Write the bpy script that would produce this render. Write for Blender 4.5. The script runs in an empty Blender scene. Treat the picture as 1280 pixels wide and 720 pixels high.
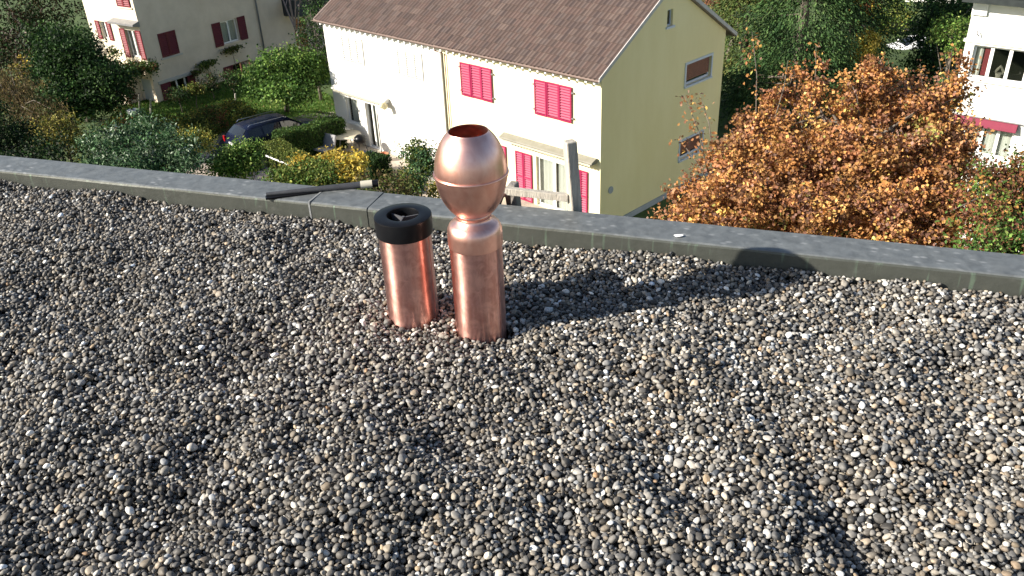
import bpy, bmesh, math, random
import numpy as np
from math import sin, cos, tan, radians, pi, hypot, sqrt
from mathutils import Vector, Matrix

random.seed(7)
rng = np.random.default_rng(11)
scene = bpy.context.scene
C = scene.collection

# ------------------------------------------------------------------ camera
FPX, PITCH, ROLL, EYE = 1060.0, radians(29.7), radians(2.55), 1.55
camF = Vector((0, cos(PITCH), -sin(PITCH)))
_R0 = Vector((1, 0, 0)); _U0 = Vector((0, sin(PITCH), cos(PITCH)))
camR = cos(ROLL) * _R0 - sin(ROLL) * _U0
camU = cos(ROLL) * _U0 + sin(ROLL) * _R0
EYEP = Vector((0, 0, EYE))
cam_data = bpy.data.cameras.new('camera')
cam = bpy.data.objects.new('camera', cam_data); C.objects.link(cam)
m = Matrix((camR, camU, -camF)).transposed().to_4x4(); m.translation = EYEP
cam.matrix_world = m
cam_data.sensor_width = 36.0; cam_data.lens = 36.0 * FPX / 1280.0
cam_data.clip_start = 0.05; cam_data.clip_end = 2000
scene.camera = cam

# ------------------------------------------------------------------ sun and sky
SUN_AZ, SUN_EL = radians(14.5), radians(29.0)      # light travels towards +X, a little +Y
sun_vec = Vector((-cos(SUN_AZ) * cos(SUN_EL), -sin(SUN_AZ) * cos(SUN_EL), sin(SUN_EL)))
sd = bpy.data.lights.new('sun', 'SUN'); sd.energy = 4.9; sd.angle = radians(0.55); sd.color = (1.0, 0.92, 0.80)
so = bpy.data.objects.new('sun', sd); C.objects.link(so)
so.rotation_euler = sun_vec.to_track_quat('Z', 'Y').to_euler(); so.location = (-20, -8, 30)
world = bpy.data.worlds.new('World'); scene.world = world; world.use_nodes = True
wn = world.node_tree.nodes; wl = world.node_tree.links
sky = wn.new('ShaderNodeTexSky'); sky.sky_type = 'NISHITA'; sky.sun_disc = False
sky.sun_elevation = SUN_EL
sky.sun_rotation = math.atan2(sun_vec.x, sun_vec.y)
bg = wn['Background']; wl.new(sky.outputs[0], bg.inputs[0]); bg.inputs[1].default_value = 0.066
scene.view_settings.view_transform = 'Standard'; scene.view_settings.look = 'None'
scene.view_settings.exposure = 1.1; scene.view_settings.gamma = 1.0
scene.view_settings.use_curve_mapping = False

GROUND = -12.5

# ------------------------------------------------------------------ helpers
def ray(x, y):
    return (camF * FPX + camR * (x - 640) - camU * (y - 360)).normalized()
def at(x, y, z):
    """the point at height z seen in direction x, y"""
    d = ray(x, y); return EYEP + d * ((z - EYE) / d.z)
def deep(x, y, D):
    """the point D metres ahead of the camera seen in direction x, y"""
    d = ray(x, y); return EYEP + d * (D / d.dot(camF))

def link(o, parent=None):
    C.objects.link(o)
    if parent is not None: o.parent = parent
    return o
def empty(name, loc=(0, 0, 0), rz=0.0, parent=None):
    o = bpy.data.objects.new(name, None); o.empty_display_size = 0.2
    o.location = loc; o.rotation_euler = (0, 0, rz); return link(o, parent)
def tag(o, label=None, cat=None, group=None, kind=None):
    if label: o['label'] = label
    if cat: o['category'] = cat
    if group: o['group'] = group
    if kind: o['kind'] = kind
    return o

class MB:
    def __init__(s): s.v = []; s.f = []; s.t = []; s.cur = None
    def add(s, vs, fs):
        b = len(s.v); s.v.extend([tuple(p) for p in vs]); s.f.extend([tuple(i + b for i in f) for f in fs])
        if s.cur is not None: s.t.extend([s.cur] * len(vs))
        return s
    def box(s, x0, x1, y0, y1, z0, z1, M=None):
        x0, x1 = min(x0, x1), max(x0, x1); y0, y1 = min(y0, y1), max(y0, y1); z0, z1 = min(z0, z1), max(z0, z1)
        vs = [Vector((x, y, z)) for z in (z0, z1) for y in (y0, y1) for x in (x0, x1)]
        if M is not None: vs = [M @ p for p in vs]
        return s.add(vs, [(0, 2, 3, 1), (4, 5, 7, 6), (0, 1, 5, 4), (2, 6, 7, 3), (0, 4, 6, 2), (1, 3, 7, 5)])
    def tube(s, pts, rad, n=8, cap=True):
        pts = [Vector(p) for p in pts]
        if not hasattr(rad, '__len__'): rad = [rad] * len(pts)
        vs = []; fs = []
        up = Vector((0, 0, 1)); a = None
        for i, p in enumerate(pts):
            d = (pts[min(i + 1, len(pts) - 1)] - pts[max(i - 1, 0)])
            d = d.normalized() if d.length > 1e-9 else Vector((0, 0, 1))
            if a is None:
                a = d.cross(up)
                if a.length < 1e-3: a = d.cross(Vector((1, 0, 0)))
            a = (a - d * a.dot(d)); a.normalize(); b = d.cross(a)
            for k in range(n):
                t = 2 * pi * k / n; vs.append(p + (a * cos(t) + b * sin(t)) * rad[i])
        for i in range(len(pts) - 1):
            for k in range(n):
                k2 = (k + 1) % n; fs.append((i * n + k, i * n + k2, (i + 1) * n + k2, (i + 1) * n + k))
        if cap:
            fs.append(tuple(reversed(range(n)))); fs.append(tuple((len(pts) - 1) * n + k for k in range(n)))
        return s.add(vs, fs)
    def lathe(s, prof, n=64, cx=0, cy=0, closed=False):
        vs = []; fs = []
        for (r, z) in prof:
            for k in range(n):
                t = 2 * pi * k / n; vs.append((cx + r * cos(t), cy + r * sin(t), z))
        L = len(prof); rngL = L if closed else L - 1
        for i in range(rngL):
            j = (i + 1) % L
            for k in range(n):
                k2 = (k + 1) % n; fs.append((i * n + k, i * n + k2, j * n + k2, j * n + k))
        return s.add(vs, fs)
    def prism(s, poly, z0, z1, M=None):
        n = len(poly)
        vs = [Vector((x, y, z)) for z in (z0, z1) for (x, y) in poly]
        if M is not None: vs = [M @ p for p in vs]
        return s.add(vs, [tuple(reversed(range(n))), tuple(range(n, 2 * n))] + [(i, (i + 1) % n, n + (i + 1) % n, n + i) for i in range(n)])
    def mesh(s, name, mat, smooth=False):
        me = bpy.data.meshes.new(name); me.from_pydata(s.v, [], s.f)
        if s.t and len(s.t) == len(s.v):
            at_ = me.attributes.new('tint', 'FLOAT_COLOR', 'POINT')
            at_.data.foreach_set('color', np.array(s.t, dtype=np.float32).ravel())
        if smooth:
            me.polygons.foreach_set('use_smooth', [True] * len(me.polygons))
        me.materials.append(mat); me.update(); return me
    def build(s, name, mat, parent=None, smooth=False, bevel=0.0, loc=None, auto=None):
        me = s.mesh(name, mat, smooth)
        if auto is not None: me.set_sharp_from_angle(angle=radians(auto))
        o = link(bpy.data.objects.new(name, me), parent)
        if loc is not None: o.location = loc
        if bevel > 0:
            b = o.modifiers.new('edge', 'BEVEL'); b.width = bevel; b.segments = 2; b.limit_method = 'ANGLE'
        return o

# ------------------------------------------------------------------ materials
def nodes_of(mt):
    mt.use_nodes = True; nt = mt.node_tree; return nt, nt.nodes, nt.links, nt.nodes['Principled BSDF']
def mat(name, col, col2=None, rough=0.7, metal=0.0, scale=3.0, bump=0.0, bscale=None, spec=0.5, detail=5.0, stretch=None, gen=False):
    mt = bpy.data.materials.new(name); nt, N, L, B = nodes_of(mt)
    B.inputs['Roughness'].default_value = rough; B.inputs['Metallic'].default_value = metal
    B.inputs['Specular IOR Level'].default_value = spec
    B.inputs['Base Color'].default_value = (*col, 1)
    tc = N.new('ShaderNodeTexCoord'); src = tc.outputs['Object']
    if stretch:
        mp = N.new('ShaderNodeMapping'); mp.inputs['Scale'].default_value = stretch; L.new(src, mp.inputs['Vector']); src = mp.outputs[0]
    if col2 is not None:
        nz = N.new('ShaderNodeTexNoise'); nz.inputs['Scale'].default_value = scale; nz.inputs['Detail'].default_value = detail
        nz.inputs['Roughness'].default_value = 0.65; L.new(src, nz.inputs['Vector'])
        rp = N.new('ShaderNodeValToRGB'); rp.color_ramp.elements[0].position = 0.33; rp.color_ramp.elements[1].position = 0.68
        rp.color_ramp.elements[0].color = (*col, 1); rp.color_ramp.elements[1].color = (*col2, 1)
        L.new(nz.outputs['Fac'], rp.inputs[0]); L.new(rp.outputs[0], B.inputs['Base Color'])
    if bump > 0:
        n2 = N.new('ShaderNodeTexNoise'); n2.inputs['Scale'].default_value = bscale or scale * 6; n2.inputs['Detail'].default_value = 4
        L.new(src, n2.inputs['Vector'])
        bp = N.new('ShaderNodeBump'); bp.inputs['Strength'].default_value = bump; bp.inputs['Distance'].default_value = 0.02
        L.new(n2.outputs['Fac'], bp.inputs['Height']); L.new(bp.outputs[0], B.inputs['Normal'])
    return mt
def tint_mat(name, rough=0.8, translucent=0.0, spec=0.3, instancer=False):
    mt = bpy.data.materials.new(name); nt, N, L, B = nodes_of(mt)
    a = N.new('ShaderNodeAttribute'); a.attribute_name = 'tint'
    if instancer: a.attribute_type = 'INSTANCER'
    B.inputs['Roughness'].default_value = rough; B.inputs['Specular IOR Level'].default_value = spec
    L.new(a.outputs['Color'], B.inputs['Base Color'])
    if translucent > 0:
        tr = N.new('ShaderNodeBsdfTranslucent'); L.new(a.outputs['Color'], tr.inputs[0])
        mx = N.new('ShaderNodeMixShader'); mx.inputs[0].default_value = translucent
        L.new(B.outputs[0], mx.inputs[1]); L.new(tr.outputs[0], mx.inputs[2])
        L.new(mx.outputs[0], N['Material Output'].inputs[0])
    return mt

M_leaf = tint_mat('leaf', 0.6, 0.28, 0.18)
M_needle = tint_mat('needle', 0.7, 0.12, 0.25)
M_tile = tint_mat('roof_tile', 0.8, 0, 0.3)
M_bark = mat('bark', (0.09, 0.075, 0.06), (0.19, 0.16, 0.13), 0.9, scale=8, bump=0.5, stretch=(1, 1, 0.25))
M_cream = mat('cream_render', (0.80, 0.745, 0.50), (0.83, 0.78, 0.54), 0.9, scale=1.2, bump=0.12, bscale=60)
M_yellow = mat('yellow_render', (0.86, 0.735, 0.40), (0.92, 0.80, 0.47), 0.9, scale=0.9, bump=0.25, bscale=45, detail=8, stretch=(1, 1, .35))
M_whitewall = mat('white_render', (0.80, 0.79, 0.74), (0.83, 0.82, 0.78), 0.9, scale=1.3, bump=0.12, bscale=60)
M_oldwall = mat('weathered_render', (0.68, 0.57, 0.45), (0.82, 0.70, 0.57), 0.92, scale=0.9, bump=0.2, bscale=30, detail=8)
M_plinth = mat('grey_plinth', (0.36, 0.38, 0.42), (0.42, 0.44, 0.47), 0.9, scale=3)
M_wframe = mat('white_frame', (0.78, 0.78, 0.77), (0.82, 0.82, 0.81), 0.5, scale=4)
M_wshut = mat('white_shutter', (0.50, 0.50, 0.47), (0.54, 0.54, 0.51), 0.55, scale=4)
M_bluegrey = mat('bluegrey_frame', (0.58, 0.62, 0.72), (0.64, 0.68, 0.76), 0.6, scale=4)
M_pink = mat('pink_shutter', (0.29, 0.009, 0.060), (0.33, 0.011, 0.070), 0.5, scale=6)
M_redshade = mat('red_shutter_shaded', (0.12, 0.009, 0.017), (0.15, 0.013, 0.022), 0.55, scale=6)  # red of shutters on shaded walls, the shade put into its colour
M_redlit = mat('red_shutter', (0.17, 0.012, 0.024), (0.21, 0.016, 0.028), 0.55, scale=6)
M_brown = mat('brown_blind', (0.20, 0.075, 0.05), (0.25, 0.10, 0.065), 0.6, scale=6)
M_dark = mat('dark_room', (0.02, 0.02, 0.022), (0.03, 0.028, 0.026), 0.9, scale=2)
M_curtain = mat('curtain', (0.56, 0.57, 0.54), (0.70, 0.71, 0.67), 0.9, scale=5, stretch=(4, 4, 0.3))
M_metalgrey = mat('grey_metal', (0.22, 0.22, 0.23), (0.28, 0.28, 0.29), 0.45, metal=0.3, scale=5)
M_gutter = mat('brown_gutter', (0.19, 0.14, 0.125), (0.24, 0.18, 0.16), 0.6, scale=5)
M_awning = mat('awning_casing', (0.20, 0.19, 0.155), (0.25, 0.24, 0.20), 0.7, scale=4)
M_fringe = mat('awning_fringe', (0.45, 0.42, 0.34), (0.52, 0.49, 0.40), 0.8, scale=4)
M_black = mat('black_plastic', (0.004, 0.0045, 0.006), (0.008, 0.0085, 0.010), 0.33, scale=12, spec=0.22)
M_wood = mat('weathered_wood', (0.36, 0.33, 0.28), (0.56, 0.52, 0.45), 0.85, scale=9, bump=0.5, bscale=60, stretch=(6, 6, 0.5))
M_greywood = mat('grey_wood', (0.17, 0.16, 0.14), (0.24, 0.22, 0.20), 0.85, scale=9, bump=0.4)
M_stone = mat('patio_stone', (0.36, 0.31, 0.25), (0.46, 0.40, 0.33), 0.9, scale=3, bump=0.3)
M_terracotta = mat('terracotta', (0.42, 0.15, 0.08), (0.5, 0.2, 0.1), 0.8, scale=6)
M_whiteplastic = mat('white_plastic', (0.78, 0.78, 0.78), (0.8, 0.8, 0.8), 0.45, scale=4)
M_tablecream = mat('cream_table_top', (0.62, 0.56, 0.42), (0.70, 0.63, 0.48), 0.6, scale=5)
M_orangedoor = mat('orange_door', (0.42, 0.17, 0.06), (0.48, 0.2, 0.08), 0.7, scale=4)  # even orange of the balcony house door
M_greydoor = mat('grey_door', (0.42, 0.45, 0.47), (0.47, 0.5, 0.52), 0.6, scale=4)
M_carblue = mat('dark_blue_paint', (0.006, 0.009, 0.026), None, 0.2, spec=0.5)
M_carwhite = mat('white_paint', (0.78, 0.79, 0.8), None, 0.25, spec=0.6)
M_tyre = mat('tyre_rubber', (0.02, 0.02, 0.02), (0.03, 0.03, 0.03), 0.85, scale=20)
M_rim = mat('wheel_rim', (0.5, 0.5, 0.52), None, 0.3, metal=0.9)
M_lamp_red = mat('tail_lamp', (0.35, 0.01, 0.015), None, 0.2)
M_plate = mat('number_plate', (0.8, 0.8, 0.78), None, 0.4)
M_roofmembrane = mat('roof_membrane', (0.03, 0.03, 0.03), (0.09, 0.085, 0.08), 0.9, scale=45, bump=1.0, bscale=60)
M_asphalt = mat('asphalt', (0.045, 0.045, 0.048), (0.07, 0.068, 0.066), 0.9, scale=2, bump=0.3, bscale=60)
M_paving = mat('paving', (0.33, 0.28, 0.24), (0.42, 0.36, 0.31), 0.9, scale=3, bump=0.3)

def glass_mat():
    mt = bpy.data.materials.new('window_glass'); mt.use_nodes = True; N = mt.node_tree.nodes; L = mt.node_tree.links
    N.remove(N['Principled BSDF'])
    t = N.new('ShaderNodeBsdfTransparent'); t.inputs[0].default_value = (0.86, 0.875, 0.86, 1)
    g = N.new('ShaderNodeBsdfGlossy'); g.inputs['Roughness'].default_value = 0.03
    lw = N.new('ShaderNodeLayerWeight'); pw = N.new('ShaderNodeMath'); pw.operation = 'POWER'; pw.inputs[1].default_value = 4.0; L.new(lw.outputs['Facing'], pw.inputs[0])
    fr = N.new('ShaderNodeMath'); fr.operation = 'MULTIPLY_ADD'; fr.inputs[1].default_value = 0.7; fr.inputs[2].default_value = 0.05; L.new(pw.outputs[0], fr.inputs[0])
    mx = N.new('ShaderNodeMixShader'); L.new(fr.outputs[0], mx.inputs[0]); L.new(t.outputs[0], mx.inputs[1]); L.new(g.outputs[0], mx.inputs[2])
    L.new(mx.outputs[0], N['Material Output'].inputs[0]); return mt
M_glass = glass_mat()
M_darkglass = mat('dark_glass', (0.012, 0.014, 0.016), None, 0.06, spec=0.8)

def copper_mat(name, r0, r1, col=(0.86, 0.47, 0.36), col2=(0.70, 0.33, 0.25), blotch=0.5, aniso=0.0):
    mt = bpy.data.materials.new(name); nt, N, L, B = nodes_of(mt)
    B.inputs['Metallic'].default_value = 1.0
    tc = N.new('ShaderNodeTexCoord')
    mp = N.new('ShaderNodeMapping'); mp.inputs['Scale'].default_value = (1, 1, 0.06); L.new(tc.outputs['Object'], mp.inputs[0])
    st = N.new('ShaderNodeTexNoise'); st.inputs['Scale'].default_value = 60; st.inputs['Detail'].default_value = 1.5; L.new(mp.outputs[0], st.inputs['Vector'])
    bl = N.new('ShaderNodeTexNoise'); bl.inputs['Scale'].default_value = 18; bl.inputs['Detail'].default_value = 2; bl.inputs['Distortion'].default_value = 0.0
    L.new(tc.outputs['Object'], bl.inputs['Vector'])
    rp = N.new('ShaderNodeValToRGB'); rp.color_ramp.elements[0].position = 0.38; rp.color_ramp.elements[1].position = 0.60
    rp.color_ramp.elements[0].color = (*col2, 1); rp.color_ramp.elements[1].color = (*col, 1)
    mxf = N.new('ShaderNodeMath'); mxf.operation = 'MULTIPLY_ADD'; mxf.inputs[1].default_value = blotch; mxf.inputs[2].default_value = 0.0
    ad = N.new('ShaderNodeMath'); ad.operation = 'MULTIPLY_ADD'; ad.inputs[1].default_value = 1 - blotch
    sm = N.new('ShaderNodeTexNoise'); sm.inputs['Scale'].default_value = 26; sm.inputs['Detail'].default_value = 5; sm.inputs['Roughness'].default_value = 0.6; sm.inputs['Distortion'].default_value = 1.2
    mp3 = N.new('ShaderNodeMapping'); mp3.inputs['Scale'].default_value = (1, 1, .7); L.new(tc.outputs['Object'], mp3.inputs[0]); L.new(mp3.outputs[0], sm.inputs['Vector'])
    L.new(sm.outputs['Fac'], mxf.inputs[0]); L.new(st.outputs['Fac'], ad.inputs[0]); L.new(mxf.outputs[0], ad.inputs[2])
    L.new(ad.outputs[0], rp.inputs[0]); L.new(rp.outputs[0], B.inputs['Base Color'])
    mr = N.new('ShaderNodeMapRange'); mr.inputs['From Min'].default_value = 0.2; mr.inputs['From Max'].default_value = 0.8
    mr.inputs['To Min'].default_value = r1; mr.inputs['To Max'].default_value = r0
    L.new(bl.outputs['Fac'], mr.inputs['Value']); L.new(mr.outputs[0], B.inputs['Roughness'])
    if aniso:
        tg = N.new('ShaderNodeTangent'); tg.direction_type = 'RADIAL'; tg.axis = 'Z'; L.new(tg.outputs[0], B.inputs['Tangent'])
        B.inputs['Anisotropic'].default_value = aniso; B.inputs['Anisotropic Rotation'].default_value = 0.25
    return mt
M_copper = copper_mat('copper_sheet', 0.28, 0.40, (0.86, 0.50, 0.43), (0.60, 0.30, 0.255), 0.72, aniso=0.88)
M_copper_satin = copper_mat('satin_copper', 0.30, 0.38, (0.94, 0.57, 0.48), (0.86, 0.47, 0.385), 0.8)

def zinc_mat():
    mt = bpy.data.materials.new('weathered_sheet_metal'); nt, N, L, B = nodes_of(mt)
    tc = N.new('ShaderNodeTexCoord'); ob = tc.outputs['Object']
    def noise(sc, det=5, vec=ob, dist=0.0):
        n = N.new('ShaderNodeTexNoise'); n.inputs['Scale'].default_value = sc; n.inputs['Detail'].default_value = det
        n.inputs['Distortion'].default_value = dist; L.new(vec, n.inputs['Vector']); return n.outputs['Fac']
    def ramp(f, a, b, ca, cb):
        r = N.new('ShaderNodeValToRGB'); r.color_ramp.elements[0].position = a; r.color_ramp.elements[1].position = b
        r.color_ramp.elements[0].color = ca; r.color_ramp.elements[1].color = cb; L.new(f, r.inputs[0]); return r.outputs[0]
    def mix(f, a, b):
        x = N.new('ShaderNodeMix'); x.data_type = 'RGBA'; L.new(f, x.inputs[0]); L.new(a, x.inputs[6]); L.new(b, x.inputs[7]); return x.outputs[2]
    def rgb(c):
        x = N.new('ShaderNodeRGB'); x.outputs[0].default_value = (*c, 1); return x.outputs[0]
    base = ramp(noise(24, 10, ob, 0.5), 0.30, 0.70, (0.118, 0.129, 0.133, 1), (0.20, 0.215, 0.218, 1))
    # pale lichen and lime blotches
    mp = N.new('ShaderNodeMapping'); mp.inputs['Scale'].default_value = (0.55, 1, 1); L.new(ob, mp.inputs[0])
    v = N.new('ShaderNodeTexVoronoi'); v.inputs['Scale'].default_value = 34; v.inputs['Randomness'].default_value = 1; L.new(mp.outputs[0], v.inputs['Vector'])
    spots = N.new('ShaderNodeMath'); spots.operation = 'MULTIPLY'
    s1 = ramp(v.outputs['Distance'], 0.12, 0.32, (1, 1, 1, 1), (0, 0, 0, 1)); s2 = ramp(noise(7, 6), 0.45, 0.60, (0, 0, 0, 1), (1, 1, 1, 1))
    L.new(s1, spots.inputs[0]); L.new(s2, spots.inputs[1])
    half = N.new('ShaderNodeMath'); half.operation = 'MULTIPLY'; half.inputs[1].default_value = 0.6; L.new(spots.outputs[0], half.inputs[0])
    c1 = mix(half.outputs[0], base, rgb((0.42, 0.43, 0.43)))
    # upright face painted darker for its weaker sky reflection, plus greenish runs
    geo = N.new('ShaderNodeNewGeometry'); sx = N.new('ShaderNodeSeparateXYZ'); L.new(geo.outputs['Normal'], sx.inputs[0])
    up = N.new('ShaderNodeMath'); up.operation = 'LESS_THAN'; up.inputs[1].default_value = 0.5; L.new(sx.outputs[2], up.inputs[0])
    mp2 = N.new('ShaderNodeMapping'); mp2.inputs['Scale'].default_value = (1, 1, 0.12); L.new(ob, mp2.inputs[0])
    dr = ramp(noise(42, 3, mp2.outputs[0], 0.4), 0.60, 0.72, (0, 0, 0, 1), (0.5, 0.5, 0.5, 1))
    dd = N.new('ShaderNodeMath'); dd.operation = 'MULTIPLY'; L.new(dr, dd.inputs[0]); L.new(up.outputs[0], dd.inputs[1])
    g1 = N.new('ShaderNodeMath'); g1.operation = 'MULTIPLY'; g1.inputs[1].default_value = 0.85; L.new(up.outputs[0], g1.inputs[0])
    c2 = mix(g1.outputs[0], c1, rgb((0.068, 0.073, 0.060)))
    c3 = mix(dd.outputs[0], c2, rgb((0.17, 0.25, 0.18)))
    L.new(c3, B.inputs['Base Color'])
    B.inputs['Metallic'].default_value = 0.35
    rr = N.new('ShaderNodeMapRange'); rr.inputs['To Min'].default_value = 0.33; rr.inputs['To Max'].default_value = 0.6; L.new(noise(16, 5), rr.inputs['Value'])
    L.new(rr.outputs[0], B.inputs['Roughness'])
    bp = N.new('ShaderNodeBump'); bp.inputs['Strength'].default_value = 0.25; bp.inputs['Distance'].default_value = 0.004
    L.new(noise(60, 5), bp.inputs['Height']); L.new(bp.outputs[0], B.inputs['Normal'])
    return mt
M_zinc = zinc_mat()
M_limewash = mat('lime_stain', (0.24, 0.25, 0.25), (0.15, 0.16, 0.17), 0.8, scale=60)

# ------------------------------------------------------------------ terrain
YC = Vector((3.42, 28.98, GROUND)); YA = radians(45)               # yellow house corner; u runs along its front
ydir = Vector((-sin(YA), cos(YA), 0)); edir = Vector((cos(YA), sin(YA), 0))
def ground_z(x, y):
    p = Vector((x, y, 0)) - Vector((YC.x, YC.y, 0)); s = -p.dot(ydir)       # beyond the gable the garden drops
    t = min(max((s - 0.1) / 0.8, 0), 1); return GROUND - 0.02 - 0.95 * t * t * (3 - 2 * t)
def ground_mat():
    mt = mat('garden_ground', (0.035, 0.062, 0.016), (0.075, 0.12, 0.028), 0.95, scale=1.3, bump=0.8, bscale=18, detail=8)
    return mt
M_ground = ground_mat()
xs = list(np.arange(-60, 60.1, 1.5)); ys = list(np.arange(2, 110, 1.5))
xs = [-700, -300, -120] + xs + [120, 300, 700]; ys = [-400, -100, -20] + ys + [150, 300, 900]
g = MB(); nx = len(xs)
g.v = [(x, y, ground_z(x, y)) for y in ys for x in xs]
g.f = [(j * nx + i, j * nx + i + 1, (j + 1) * nx + i + 1, (j + 1) * nx + i) for j in range(len(ys) - 1) for i in range(nx - 1)]
tag(g.build('ground', M_ground, smooth=True), kind='structure')

def sheet(name, pts, z, m_, kind='structure'):
    mb = MB(); n = len(pts); mb.add([(p[0], p[1], z) for p in pts] + [(p[0], p[1], z - 0.12) for p in pts],
        [tuple(range(n))] + [(i, i + n, (i + 1) % n + n, (i + 1) % n) for i in range(n)])
    return tag(mb.build(name, m_), kind=kind)
def poly(*pix): return [at(x, y, GROUND) for x, y in pix]

# ------------------------------------------------------------------ our own roof: parapet
PA = math.atan2(-0.3475, 1.0)                       # direction of the parapet
pdir = Vector((cos(PA), sin(PA), 0)); pnor = Vector((-sin(PA), cos(PA), 0))   # pnor points away from us
P0 = Vector((0.0, 3.112, 0.0)); PH = 0.075; PW = 0.175
def pedge(s, w, z): return P0 + pdir * s + pnor * w + Vector((0, 0, z))
def s_of(x, y):                                      # distance along the parapet of the point seen at x, y
    return (at(x, y, PH) - P0).dot(pdir)
par = tag(empty('parapet', P0 - pdir * 3, PA), 'dark weathered sheet-metal parapet running along the edge of the gravel roof', 'parapet')
cuts = [-9.0, s_of(397, 252), s_of(455, 256), 4.2, 9.0]
def coping(s0, s1, lift):
    mb = MB(); t = 0.004; off = 3.0
    prof = [(-0.0 - lift, -0.16), (-0.0 - lift, PH - 0.012 + lift), (0.003 - lift, PH - 0.004 + lift), (0.010 - lift, PH + lift), (PW - 0.008, PH + lift + 0.004),
            (PW, PH + lift - 0.002), (PW, -0.05), (PW - t, -0.05), (PW - t, PH - t), (t, PH - t), (t, -0.16)]
    a = []; N_ = 24 if s1 - s0 > 2 else 4
    for i in range(N_ + 1):
        s = s0 + (s1 - s0) * i / N_
        for (w, z) in prof:
            k = (random.random() - 0.5) * 0.0016
            a.append((s + off, w + k * (abs(w) < 0.02), z + (k if z > 0 else 0)))
    n = len(prof)
    fs = [(i * n + k, (i + 1) * n + k, (i + 1) * n + (k + 1) % n, i * n + (k + 1) % n) for i in range(N_) for k in range(n)]
    fs += [tuple(range(n)), tuple(N_ * n + k for k in reversed(range(n)))]
    mb.add(a, fs); return mb.build('coping_sheet', M_zinc, par)
for i in range(len(cuts) - 1):
    coping(cuts[i] - (0.03 if i % 2 else 0), cuts[i + 1] + (0.03 if i % 2 else 0), 0.003 if i % 2 else 0.0)
# joint cover: a narrow raised lap with pale residue
for sx_ in (cuts[1] - 0.03, cuts[3] - 0.03):
    mb = MB(); s = sx_ + 3
    mb.box(s - 0.004, s + 0.004, -0.0045, -0.0015, -0.1, PH + 0.003); mb.box(s - 0.004, s + 0.004, -0.0015, PW - 0.01, PH + 0.0035, PH + 0.007)
    mb.build('lap_joint', M_limewash, par)
mb = MB(); mb.box(-6, 12, 0.012, PW - 0.01, -0.6, PH - 0.02); mb.build('wall_core', M_greywood, par)
# bird dropping
q = at(848, 295, PH + 0.004); mb = MB()
ring = [(0.017 * cos(t) * (1 + 0.25 * sin(3 * t + 1)), 0.012 * sin(t) * (1 + 0.2 * cos(2 * t))) for t in np.linspace(0, 2 * pi, 14, endpoint=False)]
mb.prism(ring, 0.0, 0.0025); o = mb.build('bird_dropping', M_whiteplastic, loc=q); o.location.z = PH + 0.0045
tag(o, 'small white bird dropping on the metal parapet top', 'bird dropping')
# building under the roof
mb = MB(); own = tag(empty('apartment_block', P0 + pnor * 0.1, PA), 'pale wall of the apartment block below the metal parapet', 'building')
mb.box(-14, 14, -0.02, 0.03, -14.5, -0.62); mb.build('wall', M_whitewall, own)
mb = MB(); inner = [pedge(-14, 0.012, 0), pedge(14, 0.012, 0)]
slab = MB(); slab.add([pedge(-14, 0.05, -0.07), pedge(14, 0.05, -0.07), pedge(14, -12, -0.07), pedge(-14, -12, -0.07),
                       pedge(-14, 0.05, -0.4), pedge(14, 0.05, -0.4), pedge(14, -12, -0.4), pedge(-14, -12, -0.4)],
                      [(3, 2, 1, 0), (4, 5, 6, 7), (0, 1, 5, 4), (1, 2, 6, 5), (2, 3, 7, 6), (3, 0, 4, 7)])
tag(slab.build('roof_surface', M_roofmembrane), kind='structure')

# ------------------------------------------------------------------ gravel: every pebble dropped into place
TALL = (-0.111, 2.455, 0.086); SHORT = (-0.349, 2.553, 0.088)
def undul(x, y):
    h = 0.019 * np.sin(5.1 * x + 2.2 * y + 0.6) * np.cos(3.3 * y - 2.0 * x) + 0.015 * np.sin(9.5 * y + 3.1 * np.sin(2.7 * x)) * np.cos(4.2 * x + 1.3)
    h += 0.008 * np.sin(14 * x - 6 * y + 1.1) * np.sin(11 * y + 5 * x)
    for (cx, cy, r, d) in dents: h -= d * np.exp(-((x - cx) ** 2 + (y - cy) ** 2) / (r * r))
    return h
dents = []
for px_, py_, r, d in [(330, 640, .10, .022), (150, 470, .12, .018), (560, 560, .09, .016), (840, 590, .11, .024), (870, 640, .08, .018), (260, 560, .09, .02), (200, 660, .1, .02), (380, 560, .07, .012), (1030, 600, .07, .015), (1090, 690, .08, .02), (790, 470, .07, .014), (1215, 520, .07, .016), (60, 360, .1, .014), (120, 400, .1, .016), (480, 590, .07, .014), (1190, 470, .12, .02), (1060, 640, .10, .022),
                       (760, 500, .08, .015), (60, 620, .13, .022), (420, 350, .12, .018), (250, 330, .14, .018), (930, 430, .10, .014), (520, 690, .09, .02), (700, 650, .08, .016),
                       (1230, 600, .1, .018), (300, 470, .10, .016), (1100, 400, .1, .014), (170, 540, .09, .016), (980, 520, .08, .014), (640, 480, .08, -.01), (1120, 560, .1, -.014), (450, 620, .1, -.012)]:
    p = at(px_, py_, 0); dents.append((p.x, p.y, r, d * 1.9))
dents += [(TALL[0], TALL[1] - .10, .13, .016), (SHORT[0], SHORT[1] - .10, .13, .034)]
RES = 0.0026; X0, X1, Y0, Y1 = -3.45, 2.75, 1.02, 4.45
NX = int((X1 - X0) / RES); NY = int((Y1 - Y0) / RES)
gx = X0 + (np.arange(NX) + 0.5) * RES; gy = Y0 + (np.arange(NY) + 0.5) * RES
GX, GY = np.meshgrid(gx, gy, indexing='ij')
H = (undul(GX, GY) - 0.046).astype(np.float32)
H += (rng.random(H.shape) * 0.003).astype(np.float32)
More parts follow.
